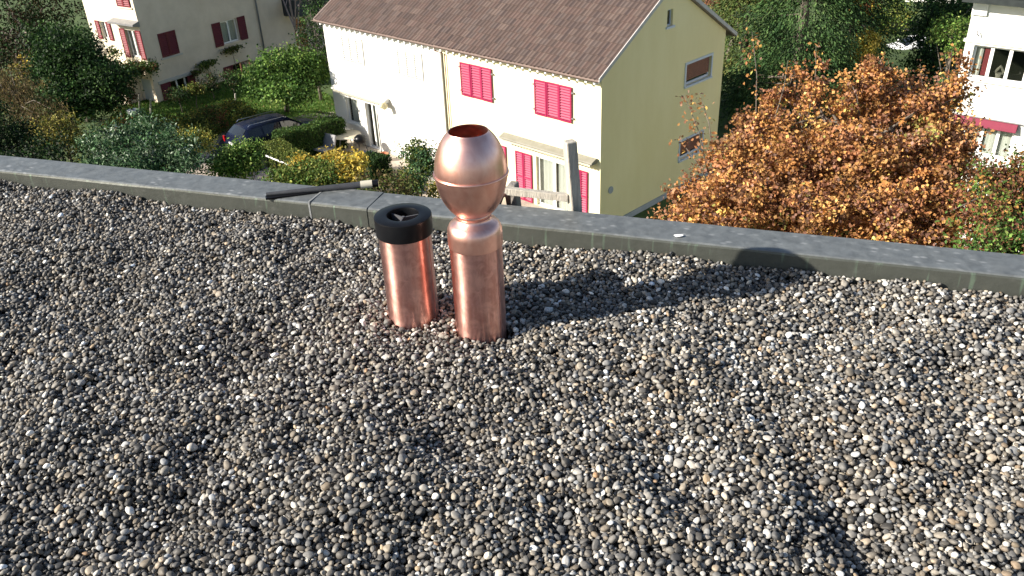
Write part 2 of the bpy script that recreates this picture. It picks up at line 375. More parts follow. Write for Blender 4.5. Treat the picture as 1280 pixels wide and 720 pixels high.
# blocked: beyond the parapet, inside the pipes
sd_ = (GX - P0.x) * pnor.x + (GY - P0.y) * pnor.y
H[sd_ > -0.002] = 9.0
for (cx, cy, r) in (TALL, SHORT): H[(GX - cx) ** 2 + (GY - cy) ** 2 < (r + 0.001) ** 2] = 9.0
HALF = 6; CELL = 18
off = np.arange(-HALF, HALF + 1); OX, OY = np.meshgrid(off, off, indexing='ij'); OXf = OX.ravel(); OYf = OY.ravel()
pos = []; rots = []; scl = []
def euler_mats(e):
    cx, sx, cy, sy, cz, sz = np.cos(e[:, 0]), np.sin(e[:, 0]), np.cos(e[:, 1]), np.sin(e[:, 1]), np.cos(e[:, 2]), np.sin(e[:, 2])
    R = np.empty((len(e), 3, 3))
    R[:, 0, 0] = cy * cz; R[:, 0, 1] = sx * sy * cz - cx * sz; R[:, 0, 2] = cx * sy * cz + sx * sz
    R[:, 1, 0] = cy * sz; R[:, 1, 1] = sx * sy * sz + cx * cz; R[:, 1, 2] = cx * sy * sz - sx * cz
    R[:, 2, 0] = -sy; R[:, 2, 1] = sx * cy; R[:, 2, 2] = cx * cy
    return R
PASSES = 44
for ps in range(PASSES):
    ox, oy = rng.integers(0, CELL, 2)
    ci = np.arange(HALF + ox, NX - CELL - HALF, CELL); cj = np.arange(HALF + oy, NY - CELL - HALF, CELL)
    I, J = np.meshgrid(ci, cj, indexing='ij'); I = I.ravel(); J = J.ravel(); n = len(I)
    s = np.clip(rng.lognormal(np.log(0.0062), 0.29, n), 0.0035, 0.0135)
    if ps > PASSES - 5: s *= 0.95
    a = np.stack([s * rng.uniform(1.0, 1.45, n), s * rng.uniform(0.85, 1.1, n), s * rng.uniform(0.55, 0.85, n)], 1)
    a = np.minimum(a, HALF * RES * 0.98)
    e = np.stack([rng.normal(0, 0.42, n), rng.normal(0, 0.42, n), rng.uniform(0, 2 * pi, n)], 1)
    R = euler_mats(e); Mx = np.einsum('nij,nj,nkj->nik', R, 1 / a ** 2, R)
    best = np.full(n, 1e9); bi = I.copy(); bj = J.copy(); 
    x = OXf[None, :] * RES; y = OYf[None, :] * RES
    b = Mx[:, 0, 2, None] * x + Mx[:, 1, 2, None] * y
    cc = Mx[:, 0, 0, None] * x * x + 2 * Mx[:, 0, 1, None] * x * y + Mx[:, 1, 1, None] * y * y - 1
    disc = b * b - Mx[:, 2, 2, None] * cc; inside = disc > 0; sq = np.sqrt(np.maximum(disc, 0))
    zb = (-b - sq) / Mx[:, 2, 2, None]; zt = (-b + sq) / Mx[:, 2, 2, None]
    for c_ in range(7):
        ti = I + rng.integers(0, CELL - 2 * HALF, n) + 0; tj = J + rng.integers(0, CELL - 2 * HALF, n)
        patch = H[ti[:, None] + OXf[None, :], tj[:, None] + OYf[None, :]]
        z = np.where(inside, patch - zb, -9).max(1)
        w = z < best; best[w] = z[w]; bi[w] = ti[w]; bj[w] = tj[w]
    px_ = gx[bi]; py_ = gy[bj]
    ok = best < undul(px_, py_) + 0.012
    ok &= best < 1
    k = np.nonzero(ok)[0]
    ii = (bi[k, None] + OXf[None, :]); jj = (bj[k, None] + OYf[None, :])
    H[ii, jj] = np.where(inside[k], np.maximum(H[ii, jj], (best[k, None] + zt[k]).astype(np.float32)), H[ii, jj])
    pos.append(np.stack([px_[k], py_[k], best[k]], 1)); rots.append(e[k]); scl.append(a[k])
pos = np.concatenate(pos); rots = np.concatenate(rots); scl = np.concatenate(scl)
n = len(pos)
# keep what can be seen (top of the heap)
ix = np.clip(((pos[:, 0] - X0) / RES).astype(int), 0, NX - 1); iy = np.clip(((pos[:, 1] - Y0) / RES).astype(int), 0, NY - 1)
keep = pos[:, 2] > H[ix, iy] - 0.045
pos, rots, scl = pos[keep], rots[keep], scl[keep]; n = len(pos)
print('pebbles', n)
pal = np.array([[.040, .039, .038], [.065, .062, .058], [.10, .095, .088], [.145, .135, .12], [.20, .188, .168], [.15, .13, .105], [.27, .255, .23],
                [.36, .345, .315], [.50, .48, .44], [.20, .155, .11], [.32, .26, .19], [.68, .66, .61], [.26, .17, .10]])
wt = np.array([.09, .12, .15, .15, .14, .10, .10, .07, .04, .035, .03, .018, .0012]); 
wa = wt / wt.sum(); 
lowf = 0.5 + 0.5 * np.sin(pos[:, 0] * 1.7 + 1.2) * np.cos(pos[:, 1] * 2.3 + pos[:, 0])
u = rng.random(n); u = np.where(u < .97, np.clip(u * (0.88 + 0.1 * lowf) + 0.09 * np.clip((pos[:, 0] + 0.2) / 2, -0.6, 1), 0, 0.965), u); u = np.clip(u, 0, .9999)
idx = np.searchsorted(np.cumsum(wa), u); idx = np.clip(idx, 0, len(pal) - 1)
colr = pal[idx] * rng.uniform(0.72, 1.28, (n, 1)) * (1 + rng.normal(0.0, .05, (n, 1)) * np.array([1, .15, -1.2])) * 1.10
colr = np.concatenate([colr, np.ones((n, 1))], 1)
me = bpy.data.meshes.new('gravel'); me.vertices.add(n); me.vertices.foreach_set('co', pos.astype(np.float32).ravel())
a1 = me.attributes.new('turn', 'FLOAT_VECTOR', 'POINT'); a1.data.foreach_set('vector', rots.astype(np.float32).ravel())
a2 = me.attributes.new('size', 'FLOAT_VECTOR', 'POINT'); a2.data.foreach_set('vector', scl.astype(np.float32).ravel())
a3 = me.attributes.new('tint', 'FLOAT_COLOR', 'POINT'); a3.data.foreach_set('color', colr.astype(np.float32).ravel())
a4 = me.attributes.new('shape', 'INT', 'POINT'); a4.data.foreach_set('value', rng.integers(0, 6, n).astype(np.int32))
gravel = link(bpy.data.objects.new('gravel', me))
tag(gravel, kind='stuff'); gravel['label'] = 'rounded grey river pebbles covering the flat roof'; gravel['category'] = 'gravel'
def pebble_mat():
    mt = tint_mat('pebble', 0.62, 0, 0.4, instancer=True); nt = mt.node_tree; N = nt.nodes; L = nt.links; B = N['Principled BSDF']
    att = [x for x in N if x.type == 'ATTRIBUTE'][0]
    tc = N.new('ShaderNodeTexCoord'); oi = N.new('ShaderNodeObjectInfo')
    ad = N.new('ShaderNodeVectorMath'); ad.operation = 'ADD'; L.new(tc.outputs['Object'], ad.inputs[0])
    ml = N.new('ShaderNodeMath'); ml.operation = 'MULTIPLY'; ml.inputs[1].default_value = 60; L.new(oi.outputs['Random'], ml.inputs[0]); L.new(ml.outputs[0], ad.inputs[1])
    nz = N.new('ShaderNodeTexNoise'); nz.inputs['Scale'].default_value = 2.2; nz.inputs['Detail'].default_value = 6; nz.inputs['Roughness'].default_value = 0.7; L.new(ad.outputs[0], nz.inputs['Vector'])
    mr = N.new('ShaderNodeMapRange'); mr.inputs['From Min'].default_value = 0.3; mr.inputs['From Max'].default_value = 0.7; mr.inputs['To Min'].default_value = 0.72; mr.inputs['To Max'].default_value = 1.28
    L.new(nz.outputs['Fac'], mr.inputs['Value'])
    mm = N.new('ShaderNodeVectorMath'); mm.operation = 'SCALE'; L.new(att.outputs['Color'], mm.inputs[0]); L.new(mr.outputs[0], mm.inputs['Scale'])
    L.new(mm.outputs[0], B.inputs['Base Color'])
    return mt
M_pebble = pebble_mat()
ng = bpy.data.node_groups.new('pebble_scatter', 'GeometryNodeTree')
ng.interface.new_socket('Geometry', in_out='INPUT', socket_type='NodeSocketGeometry'); ng.interface.new_socket('Geometry', in_out='OUTPUT', socket_type='NodeSocketGeometry')
N = ng.nodes; L = ng.links
gi = N.new('NodeGroupInput'); go = N.new('NodeGroupOutput')
gti = N.new('GeometryNodeGeometryToInstance')
for k in reversed(range(6)):
    ic = N.new('GeometryNodeMeshIcoSphere'); ic.inputs['Radius'].default_value = 1.0; ic.inputs['Subdivisions'].default_value = 3
    sp = N.new('GeometryNodeSetPosition'); L.new(ic.outputs[0], sp.inputs[0])
    ps_ = N.new('GeometryNodeInputPosition'); nz = N.new('ShaderNodeTexNoise'); nz.noise_dimensions = '4D'; nz.inputs['W'].default_value = k * 3.7
    nz.inputs['Scale'].default_value = 0.75; nz.inputs['Detail'].default_value = 1.0; L.new(ps_.outputs[0], nz.inputs['Vector'])
    sb = N.new('ShaderNodeVectorMath'); sb.operation = 'SUBTRACT'; sb.inputs[1].default_value = (0.5, 0.5, 0.5); L.new(nz.outputs['Color'], sb.inputs[0])
    sc_ = N.new('ShaderNodeVectorMath'); sc_.operation = 'SCALE'; sc_.inputs['Scale'].default_value = 0.75; L.new(sb.outputs[0], sc_.inputs[0])
    L.new(sc_.outputs[0], sp.inputs['Offset'])
    ss = N.new('GeometryNodeSetShadeSmooth'); L.new(sp.outputs[0], ss.inputs[0])
    sm = N.new('GeometryNodeSetMaterial'); sm.inputs['Material'].default_value = M_pebble; L.new(ss.outputs[0], sm.inputs[0])
    L.new(sm.outputs[0], gti.inputs[0])
def named(nm, dt):
    x = N.new('GeometryNodeInputNamedAttribute'); x.data_type = dt; x.inputs['Name'].default_value = nm; return x.outputs['Attribute']
iop = N.new('GeometryNodeInstanceOnPoints'); iop.inputs['Pick Instance'].default_value = True
e2r = N.new('FunctionNodeEulerToRotation'); L.new(named('turn', 'FLOAT_VECTOR'), e2r.inputs[0])
L.new(gi.outputs[0], iop.inputs['Points']); L.new(gti.outputs[0], iop.inputs['Instance'])
L.new(named('shape', 'INT'), iop.inputs['Instance Index']); L.new(e2r.outputs[0], iop.inputs['Rotation']); L.new(named('size', 'FLOAT_VECTOR'), iop.inputs['Scale'])
L.new(iop.outputs[0], go.inputs[0])
gm = gravel.modifiers.new('pebbles', 'NODES'); gm.node_group = ng

# ------------------------------------------------------------------ copper vents
cx, cy, cr = TALL
tv = tag(empty('roof_vent', (cx, cy, 0)), 'taller bright copper vent pipe topped by an open egg-shaped copper ball', 'vent pipe', 'copper vent pipes on the gravel roof')
mb = MB(); mb.lathe([(cr - .001, -.06), (cr, -.05), (cr, .34), (cr - .002, .34), (cr - .002, -.06)], 96)
mb.build('pipe', M_copper, tv, smooth=True, auto=40)
mb = MB(); mb.tube([(cr + .0004, 0, -.04), (cr + .0004, 0, .322)], .0011, 6); o = mb.build('seam', M_copper, tv); o.rotation_euler = (0, 0, radians(-38))
mb = MB(); mb.lathe([(cr + .0005, .325), (cr + .003, .323), (cr + .0035, .327), (cr + .003, .332), (cr + .003, .362), (cr + .0015, .378), (cr - .004, .391), (cr - .013, .401), (cr - .024, .407), (.060, .410), (.056, .413), (.0555, .420), (.053, .420), (.053, .40)], 96)
mb.build('collar', M_copper_satin, tv, smooth=True, auto=50)
mb = MB(); mb.lathe([(.0535, .405), (.0535, .424), (.0555, .427), (.0565, .430), (.0555, .433), (.053, .436), (.0515, .440), (.0515, .458), (.054, .461), (.0555, .464)], 96)
mb.build('neck', M_copper_satin, tv, smooth=True, auto=60)
lo = [(.0515, .450), (.054, .462)]
for t in np.linspace(-1.075, 0, 22): lo.append((.1140 * cos(t), .567 + .120 * sin(t)))
mb = MB(); mb.lathe(lo, 96); mb.build('lower_shell', M_copper_satin, tv, smooth=True, auto=50)
mb = MB(); mb.lathe([(.1130, .563), (.1168, .5635), (.1178, .5655), (.1178, .5685), (.1168, .5705), (.1130, .571)], 96); mb.build('seam_band', M_copper_satin, tv, smooth=True, auto=40)
hi = [(.1130 * cos(t), .568 + .158 * sin(t)) for t in np.linspace(0, 0.985, 26)]
r_ = hi[-1][0]; z_ = hi[-1][1]
hi += [(r_ - .0008, z_ + .0012), (r_ - .0022, z_ + .0006)] + [(.1115 * cos(t), .566 + .156 * sin(t)) for t in np.linspace(0.97, -0.95, 40)]
mb = MB(); mb.lathe(hi, 96); mb.build('upper_shell', M_copper_satin, tv, smooth=True, auto=60)
for t in (0.55, 2.6, 4.7): mb = MB(); mb.tube([(.051 * cos(t - pi / 2), .051 * sin(t - pi / 2), .447), (.055 * cos(t - pi / 2), .055 * sin(t - pi / 2), .447)], .0028, 8); mb.build('rivet', M_copper, tv, smooth=True, auto=40)

cx, cy, cr = SHORT
sv = tag(empty('roof_vent', (cx, cy, 0)), 'shorter copper vent pipe with a thick black plastic ring cap', 'vent pipe', 'copper vent pipes on the gravel roof')
mb = MB(); mb.lathe([(cr, -.06), (cr, .335), (cr - .002, .335), (cr - .002, -.06)], 96); mb.build('pipe', M_copper, sv, smooth=True, auto=40)
mb = MB(); R_ = .0945
mb.lathe([(R_ - .002, .326), (R_, .328), (R_ + .001, .386), (R_, .3895), (R_ - .003, .391), (.056, .392), (.0535, .3915), (.0525, .389), (.0515, .335), (.053, .331), (.0885, .329), (.0888, .326)], 96, closed=True)
mb.build('ring_cap', M_black, sv, smooth=True, auto=35)
mb = MB()
for k in range(3):
    t = radians(20 + 120 * k); M_ = Matrix.Rotation(t, 4, 'Z'); mb.box(0.004, .0520, -.0024, .0024, .362, .381, M_)
mb.lathe([(.0001, .360), (.006, .360), (.006, .383), (.0001, .383)], 16)
mb.build('vane', mat('grey_plastic', (.07, .072, .078), (.10, .10, .11), .5, scale=20), sv)
mb = MB(); mb.lathe([(.0001, .30), (.049, .30), (.049, .297), (.0001, .297)], 32); mb.build('inner_floor', M_black, sv)
mb = MB(); pts = []
mb.tube([(cr + .0006, -.0, -.02), (cr + .0006, -.0, .32)], .0012, 6); o = mb.build('seam', M_copper, sv); o.rotation_euler = (0, 0, radians(-22))

# ------------------------------------------------------------------ pole on the parapet
a = at(333, 243, PH + 0.012); b = at(473, 229, PH + 0.020); d = (b - a)
pole = tag(empty('pole', a), 'dark grey pole with a white band lying across the parapet', 'pole')
def lp(t, up=0.0): p = d * t; return (p.x, p.y, p.z + up)
mb = MB(); mb.tube([lp(0.0), lp(0.45), lp(0.84)], [0.009, 0.0135, 0.0155], 14); mb.build('shaft', mat('dark_grey_paint', (.035, .037, .042), (.06, .062, .068), .4, scale=20), pole, smooth=True, auto=40)
mb = MB(); mb.tube([lp(0.84), lp(0.945)], [0.0178, 0.0178], 16); mb.build('band', M_fringe, pole, smooth=True, auto=40)
mb = MB(); mb.tube([lp(0.945), lp(1.0)], [0.0155, 0.017], 14); mb.build('end_cap', M_black, pole, smooth=True, auto=40)
mb = MB(); dn = d.normalized(); sdv = Vector((dn.y, -dn.x, 0))  # pole's shade put in as a flat black strip beside its left half
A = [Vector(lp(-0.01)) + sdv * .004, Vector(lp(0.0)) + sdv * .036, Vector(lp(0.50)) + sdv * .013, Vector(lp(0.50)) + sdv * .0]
mb.prism([(p.x, p.y) for p in A], -0.012, -0.004); mb.build('shadow_strip', M_black, pole)

# ------------------------------------------------------------------ wooden ladder behind the parapet
lad = tag(empty('ladder', pedge(0.2, 0.35, 0)), 'weathered grey wooden ladder leaning up behind the metal parapet', 'ladder')
lo_ = Vector(lad.location)
def plane_pt(x, y, w):                      # the point seen at x,y on the upright plane w metres behind the parapet's inner face
    d_ = ray(x, y); Q = P0 + pnor * w; return EYEP + d_ * ((Q - EYEP).dot(pnor) / d_.dot(pnor))
def bar(a_, b_, wv, hv, name, m_, bev=0.003):
    a_ = a_ - lo_; b_ = b_ - lo_; mb = MB(); vs = [p + sx * wv + sy * hv for p in (a_, b_) for (sx, sy) in ((-1, -1), (1, -1), (1, 1), (-1, 1))]
    mb.add(vs, [(0, 1, 2, 3), (7, 6, 5, 4), (0, 4, 5, 1), (1, 5, 6, 2), (2, 6, 7, 3), (3, 7, 4, 0)]); return mb.build(name, m_, lad, bevel=bev)
ra = plane_pt(712, 176, 0.235); rb = plane_pt(719, 262, 0.235); dirn = (ra - rb).normalized()
pa1 = pdir * cos(.75) + pnor * sin(.75); pa2 = pnor * cos(.75) - pdir * sin(.75)
bar(rb - dirn * 13.4, ra, pa1 * 0.024, pa2 * 0.021, 'stile', M_wood, 0.005)
la = plane_pt(641, 229, 0.275); lb = la - dirn
bar(la - dirn * 13.1, la, pdir * 0.019, pnor * 0.030, 'stile', M_greywood, 0.006)
g0 = plane_pt(630, 238, 0.215); g1 = plane_pt(711, 247, 0.225)
for k in range(30):
    s = -dirn * (0.42 * k); bar(g0 + s, g1 + s, Vector((0, 0, 0.0155)), pnor * 0.014, 'rung', M_wood)
q0 = plane_pt(630, 252, 0.22); hk = MB()  # dull brown tube curled over behind the parapet
hk.tube([plane_pt(622, 258, 0.20), plane_pt(626, 246, 0.20), plane_pt(631, 242, 0.21), plane_pt(635, 246, 0.22), plane_pt(636, 256, 0.23), plane_pt(636, 300, 0.25)], [0.012, 0.013, 0.013, 0.012, 0.010, 0.010], 10)
tag(hk.build('curl', mat('dull_brown', (0.10, 0.045, 0.035), (0.15, 0.07, 0.05), 0.6, scale=30), smooth=True), 'short brown hose loop behind the parapet between copper ball and ladder', 'curl')

# ------------------------------------------------------------------ houses
class Facade:
    def __init__(s, house, o, u, out): s.h = house; s.o = Vector(o); s.u = Vector(u); s.n = Vector(out)
    def p(s, u, o, z): q = s.o + s.u * u + s.n * o; return Vector((q.x, q.y, s.o.z + z))
    def box(s, mb, u0, u1, o0, o1, z0, z1, sh=0.0):
        vs = [s.p(u, o, z) for z in (z0, z1) for o in (o0, o1) for u in (u0, u1)]
        mb.add(vs, [(0, 2, 3, 1), (4, 5, 7, 6), (0, 1, 5, 4), (2, 6, 7, 3), (0, 4, 6, 2), (1, 3, 7, 5)]); return mb
    def wall(s, mb, u0, u1, z0, top, holes=(), depth=0.22, brk=()):
        tf = top if callable(top) else (lambda u: top)
        us = sorted(set([u0, u1] + list(brk) + [h[i] for h in holes for i in (0, 1)])); zs = sorted(set([z0] + [h[i] for h in holes for i in (2, 3)]))
        for a_, b_ in zip(us[:-1], us[1:]):
            if b_ - a_ < 1e-6: continue
            m_ = (a_ + b_) / 2; tops = min(tf(a_), tf(b_)); col = [z for z in zs if z < tops - 1e-4]
            for i, z in enumerate(col):
                if i + 1 < len(col): z2a = z2b = col[i + 1]
                else: z2a, z2b = tf(a_), tf(b_)
                zm = (z + min(z2a, z2b)) / 2
                if any(h[0] < m_ < h[1] and h[2] < zm < h[3] for h in holes): continue
                mb.add([s.p(a_, 0, z), s.p(b_, 0, z), s.p(b_, 0, z2b), s.p(a_, 0, z2a)], [(0, 1, 2, 3)])
        for h in holes:
            a_, b_, c_, d_ = h
            mb.add([s.p(a_, 0, c_), s.p(b_, 0, c_), s.p(b_, 0, d_), s.p(a_, 0, d_), s.p(a_, -depth, c_), s.p(b_, -depth, c_), s.p(b_, -depth, d_), s.p(a_, -depth, d_)],
                   [(0, 4, 5, 1), (1, 5, 6, 2), (2, 6, 7, 3), (3, 7, 4, 0)])
        return mb
    def window(s, u0, u1, z0, z1, fm, nv=1, curtain=None, sill=None, depth=0.16, fw=0.06, blind=None, nh=0, name='window', room=True, swag=False):
        mb = MB(); t0, t1 = -depth, -depth + 0.05
        s.box(mb, u0, u1, t0, t1, z0, z0 + fw); s.box(mb, u0, u1, t0, t1, z1 - fw, z1)
        s.box(mb, u0, u0 + fw, t0, t1, z0 + fw, z1 - fw); s.box(mb, u1 - fw, u1, t0, t1, z0 + fw, z1 - fw)
        for k in range(1, nv + 1):
            c = u0 + (u1 - u0) * k / (nv + 1); s.box(mb, c - fw * .75, c + fw * .75, t0 + .002, t1 + .006, z0 + fw, z1 - fw)
        for k in range(1, nh + 1):
            c = z0 + (z1 - z0) * k / (nh + 1); s.box(mb, u0 + fw, u1 - fw, t0 + .004, t1 - .004, c - .02, c + .02)
        w = mb.build(name, fm, s.h)
        for k in range(nv + 1):
            a_ = u0 + (u1 - u0) * k / (nv + 1); b_ = u0 + (u1 - u0) * (k + 1) / (nv + 1)
            mb = MB(); s.box(mb, a_ + fw * .5, b_ - fw * .5, t0 + .018, t0 + .026, z0 + fw * .5, z1 - fw * .5); mb.build('pane', M_glass, w)
        if room:
            mb = MB(); s.box(mb, u0 - .1, u1 + .1, -depth - 1.6, -depth - 1.5, z0 - .1, z1 + .1)
            s.box(mb, u0 - .15, u0 - .1, -depth - 1.6, -depth - .12, z0 - .1, z1 + .1); s.box(mb, u1 + .1, u1 + .15, -depth - 1.6, -depth - .12, z0 - .1, z1 + .1)
            s.box(mb, u0 - .1, u1 + .1, -depth - 1.6, -depth - .12, z0 - .15, z0 - .1); mb.build('room', M_dark, w)
        if curtain:
            for (a_, b_) in curtain:
                mb = MB(); n_ = max(6, int((b_ - a_) * 28)); vs = []
                for i in range(n_ + 1):
                    u_ = u0 + (u1 - u0) * a_ + (u1 - u0) * (b_ - a_) * i / n_; o_ = -depth - 0.07 + 0.025 * sin(i * 1.9)
                    vs += [s.p(u_, o_, z0 + .04), s.p(u_, o_, z1 - .03)]
                mb.add(vs, [(2 * i, 2 * i + 2, 2 * i + 3, 2 * i + 1) for i in range(n_)]); mb.build('curtain', M_curtain, w, smooth=True)
        if sill is not None:
            mb = MB(); s.box(mb, u0 - .08, u1 + .08, -depth + .05, .07, z0 - .08, z0 - .002); mb.build('sill', sill, w)
        if blind is not None:
            zb, bm = blind; mb = MB(); kk = int((z1 - zb) / .07)
            for k in range(kk):
                zz = zb + (z1 - zb) * k / kk; s.box(mb, u0 + .03, u1 - .03, -.09, -.075 + .0, zz + .004, zz + (z1 - zb) / kk - .006)
            tag(mb.build('roller_blind', bm, w), kind=None)
        return w
    def shutter(s, u0, u1, z0, z1, m_, proud=0.03, louv=True, split=False, angle=0.0, hinge=False):
        """one leaf of a louvred shutter lying on (or standing in front of) the wall"""
        mb = MB(); t = .035; fw = min(.055, (u1 - u0) * .16)
        def bx(mb_, a_, b_, o0, o1, c_, d_): s.box(mb_, a_, b_, proud + o0, proud + o1, c_, d_)
        bx(mb, u0, u0 + fw, 0, t, z0, z1); bx(mb, u1 - fw, u1, 0, t, z0, z1); bx(mb, u0 + fw, u1 - fw, 0, t, z0, z0 + fw); bx(mb, u0 + fw, u1 - fw, 0, t, z1 - fw, z1)
        if split: bx(mb, u0 + fw, u1 - fw, 0, t, (z0 + z1) / 2 - fw / 2, (z0 + z1) / 2 + fw / 2)
        sh = mb.build('shutter', m_, s.h)
        mb = MB(); n_ = max(6, int((z1 - z0 - 2 * fw) / .095)); st = (z1 - z0 - 2 * fw) / n_
        for k in range(n_):
            zc = z0 + fw + st * (k + .5); a_, b_ = u0 + fw * .8, u1 - fw * .8
            vs = [s.p(a_, proud - .008, zc + st * .30), s.p(b_, proud - .008, zc + st * .30), s.p(b_, proud + t - .003, zc - st * .22), s.p(a_, proud + t - .003, zc - st * .22)]
            vs += [v_ + Vector((0, 0, .012)) for v_ in vs]
            mb.add(vs, [(3, 2, 1, 0), (4, 5, 6, 7), (0, 1, 5, 4), (2, 3, 7, 6)])
        bx(mb, u0 + fw, u1 - fw, -.018, -.012, z0 + fw, z1 - fw)
        tag(mb.build('louvre', m_, sh), kind='stuff')
        return sh

# ---------------- yellow and white semi-detached house. local X = -u (towards the right), Y = into the house
house = tag(empty('semi_detached_house', YC, radians(-45)), 'yellow and white semi-detached house with brown tiled roof and pink shutters', 'house')
W_ = 8.0; LEN = 16.55; EAVE = 5.72; OV = 0.32; SL = 0.60
front = Facade(house, (0, 0, 0), (-1, 0, 0), (0, -1, 0))
gable = Facade(house, (0, 0, 0), (0, 1, 0), (1, 0, 0))
back = Facade(house, (0, W_, 0), (-1, 0, 0), (0, 1, 0)); farend = Facade(house, (-LEN, 0, 0), (0, 1, 0), (-1, 0, 0))
holes_r = [(1.47, 3.20, 0.03, 2.10), (1.42, 3.05, 3.88, 5.12), (5.48, 7.1, 3.88, 5.12), (4.0, 4.01, .5, .51)]
mb = MB(); front.wall(mb, 0, 8.30, -0.02, EAVE, [(1.47, 3.20, 0.03, 2.10), (1.42, 3.05, 3.90, 5.10), (5.50, 7.08, 3.90, 5.10)]); mb.build('front_wall', M_cream, house)
mb = MB(); front.wall(mb, 8.30, LEN, -0.02, EAVE, [(14.62, 15.55, 0.95, 2.20), (13.25, 14.05, 0.03, 2.20), (9.72, 11.05, 3.95, 5.1), (13.75, 15.05, 3.95, 5.1)]); tag(mb.build('front_wall', M_whitewall, house), 'white left half of the front wall')
gtop = lambda u: EAVE + 0.10 + SL * (u if u < W_ / 2 else W_ - u)
mb = MB(); gable.wall(mb, 0, W_, -0.05, gtop, [(5.27, 7.06, 4.16, 5.0), (5.16, 6.80, 1.10, 1.88), (3.80, 4.16, 6.72, 7.32)], brk=(W_ / 2,)); mb.build('gable_wall', M_yellow, house)
mb = MB(); back.wall(mb, 0, LEN, -1, EAVE); farend.wall(mb, 0, W_, -1, gtop, brk=(W_ / 2,)); mb.build('rear_wall', M_cream, house)
mb = MB(); gable.box(mb, -0.0, W_, -.2, .025, -1.3, -.06); mb.build('plinth', M_plinth, house)
# windows of the pink-shuttered half
w = front.window(1.47, 3.20, 0.03, 2.10, M_wframe, 1, curtain=[(.02, .44), (.56, .98)], name='french_door', fw=.09)
front.window(1.42, 3.05, 3.90, 5.10, M_wframe, 1, curtain=None); front.window(5.50, 7.08, 3.90, 5.10, M_wframe, 1)
for (a_, b_, c_, d_) in ((1.32, 3.14, 3.83, 5.16), (5.40, 7.18, 3.83, 5.17)):
    w3 = (b_ - a_) / 3
    for k in range(3):
        front.shutter(a_ + w3 * k + .004, a_ + w3 * (k + 1) - .004, c_, d_, M_pink, proud=(.03 if k == 1 else .045))
    for uu in (a_ - .05, b_ + .05):
        for zz in (c_ + .18, d_ - .2): mb = MB(); front.box(mb, uu - .045, uu + .045, .0, .09, zz - .02, zz + .02); mb.build('shutter_hinge', M_metalgrey, house)
for (a_, b_) in ((3.40, 3.83), (3.85, 4.27), (0.57, 0.90), (0.92, 1.27)):
    front.shutter(a_, b_, .06, 2.10, M_pink, split=True)
front.shutter(4.80, 5.15, .9, 2.13, M_pink)
for (a_, m_) in ((5.07, None),): pass
mb = MB(); front.wall
front.window(5.20, 6.2, .9, 2.13, M_wframe, 0, name='window', depth=-.055, room=False)
# awnings
def awning(u0, u1, z, m_, drop=.12):
    mb = MB(); vs = []
    prof = [(.02, z - .04), (.02, z + .10), (.10, z + .13), (.36, z + .03), (.38, z - .02), (.36, z - .05), (.10, z - .07)]
    for u_ in (u0, u1): vs += [front.p(u_, o_, z_) for o_, z_ in prof]
    n_ = len(prof); mb.add(vs, [tuple(range(n_)), tuple(reversed(range(n_, 2 * n_)))] + [(i, n_ + i, n_ + (i + 1) % n_, (i + 1) % n_) for i in range(n_)])
    aw = mb.build('awning', m_, house)
    mb = MB(); k = int((u1 - u0) / .16)
    for i in range(k):
        a_ = u0 + .1 + (u1 - u0 - .2) * i / k; b_ = a_ + (u1 - u0 - .2) / k
        vs = [front.p(a_, .33, z - .05), front.p(b_, .33, z - .05), front.p(b_, .33, z - .05 - drop * .6), front.p((a_ + b_) / 2, .33, z - .05 - drop), front.p(a_, .33, z - .05 - drop * .6)]
        mb.add(vs, [(0, 1, 2, 3, 4)])
    mb.build('fringe', M_fringe, aw)
    for uu in (u0 + .15, u1 - .15):
        mb = MB(); front.box(mb, uu - .03, uu + .03, .02, .30, z - .14, z - .07); mb.build('bracket', M_metalgrey, aw)
awning(.12, 4.82, 2.62, M_awning); awning(12.1, 16.1, 2.62, M_wshut)
# white half
front.window(14.62, 15.55, .95, 2.20, M_wframe, 0, curtain=[(.3, .9)], sill=M_wframe); front.window(13.25, 14.05, .03, 2.20, M_wframe, 1, curtain=[(.05, .45)], name='french_door')
for (a_, b_, c_, d_) in ((13.62, 15.2, 3.98, 5.16), (9.55, 11.2, 3.95, 5.12)):
    w3 = (b_ - a_) / 3
    for k in range(3): front.shutter(a_ + w3 * k + .002, a_ + w3 * (k + 1) - .002, c_, d_, M_wshut, proud=.006)
# gable windows
gable.window(5.27, 7.06, 4.16, 5.0, M_bluegrey, 0, sill=M_bluegrey, blind=(4.33, M_brown), depth=.14, fw=.09)
gable.window(5.16, 6.80, 1.10, 1.88, M_bluegrey, 1, sill=M_bluegrey, blind=(1.28, M_brown), depth=.14, fw=.09)
gable.window(3.80, 4.16, 6.72, 7.32, M_bluegrey, 0, sill=M_bluegrey, depth=.14, fw=.05)
for (a_, b_, c_, d_) in ((5.27, 7.06, 4.16, 5.0), (5.16, 6.80, 1.10, 1.88)):
    mb = MB(); gable.box(mb, a_ - .09, b_ + .09, .002, .03, d_, d_ + .09); gable.box(mb, a_ - .09, a_, .002, .03, c_, d_); gable.box(mb, b_, b_ + .09, .002, .03, c_, d_); mb.build('window_surround', M_bluegrey, house)
mb = MB(); vs = [gable.p(.62 + .14 * cos(t), .002, 1.32 + .14 * sin(t)) for t in np.linspace(0, 2 * pi, 18, endpoint=False)] + [gable.p(.62 + .14 * cos(t), .03, 1.32 + .14 * sin(t)) for t in np.linspace(0, 2 * pi, 18, endpoint=False)]
mb.add(vs, [tuple(range(18, 36))] + [(i, (i + 1) % 18, 18 + (i + 1) % 18, 18 + i) for i in range(18)]); mb.build('vent_cover', M_plinth, house)
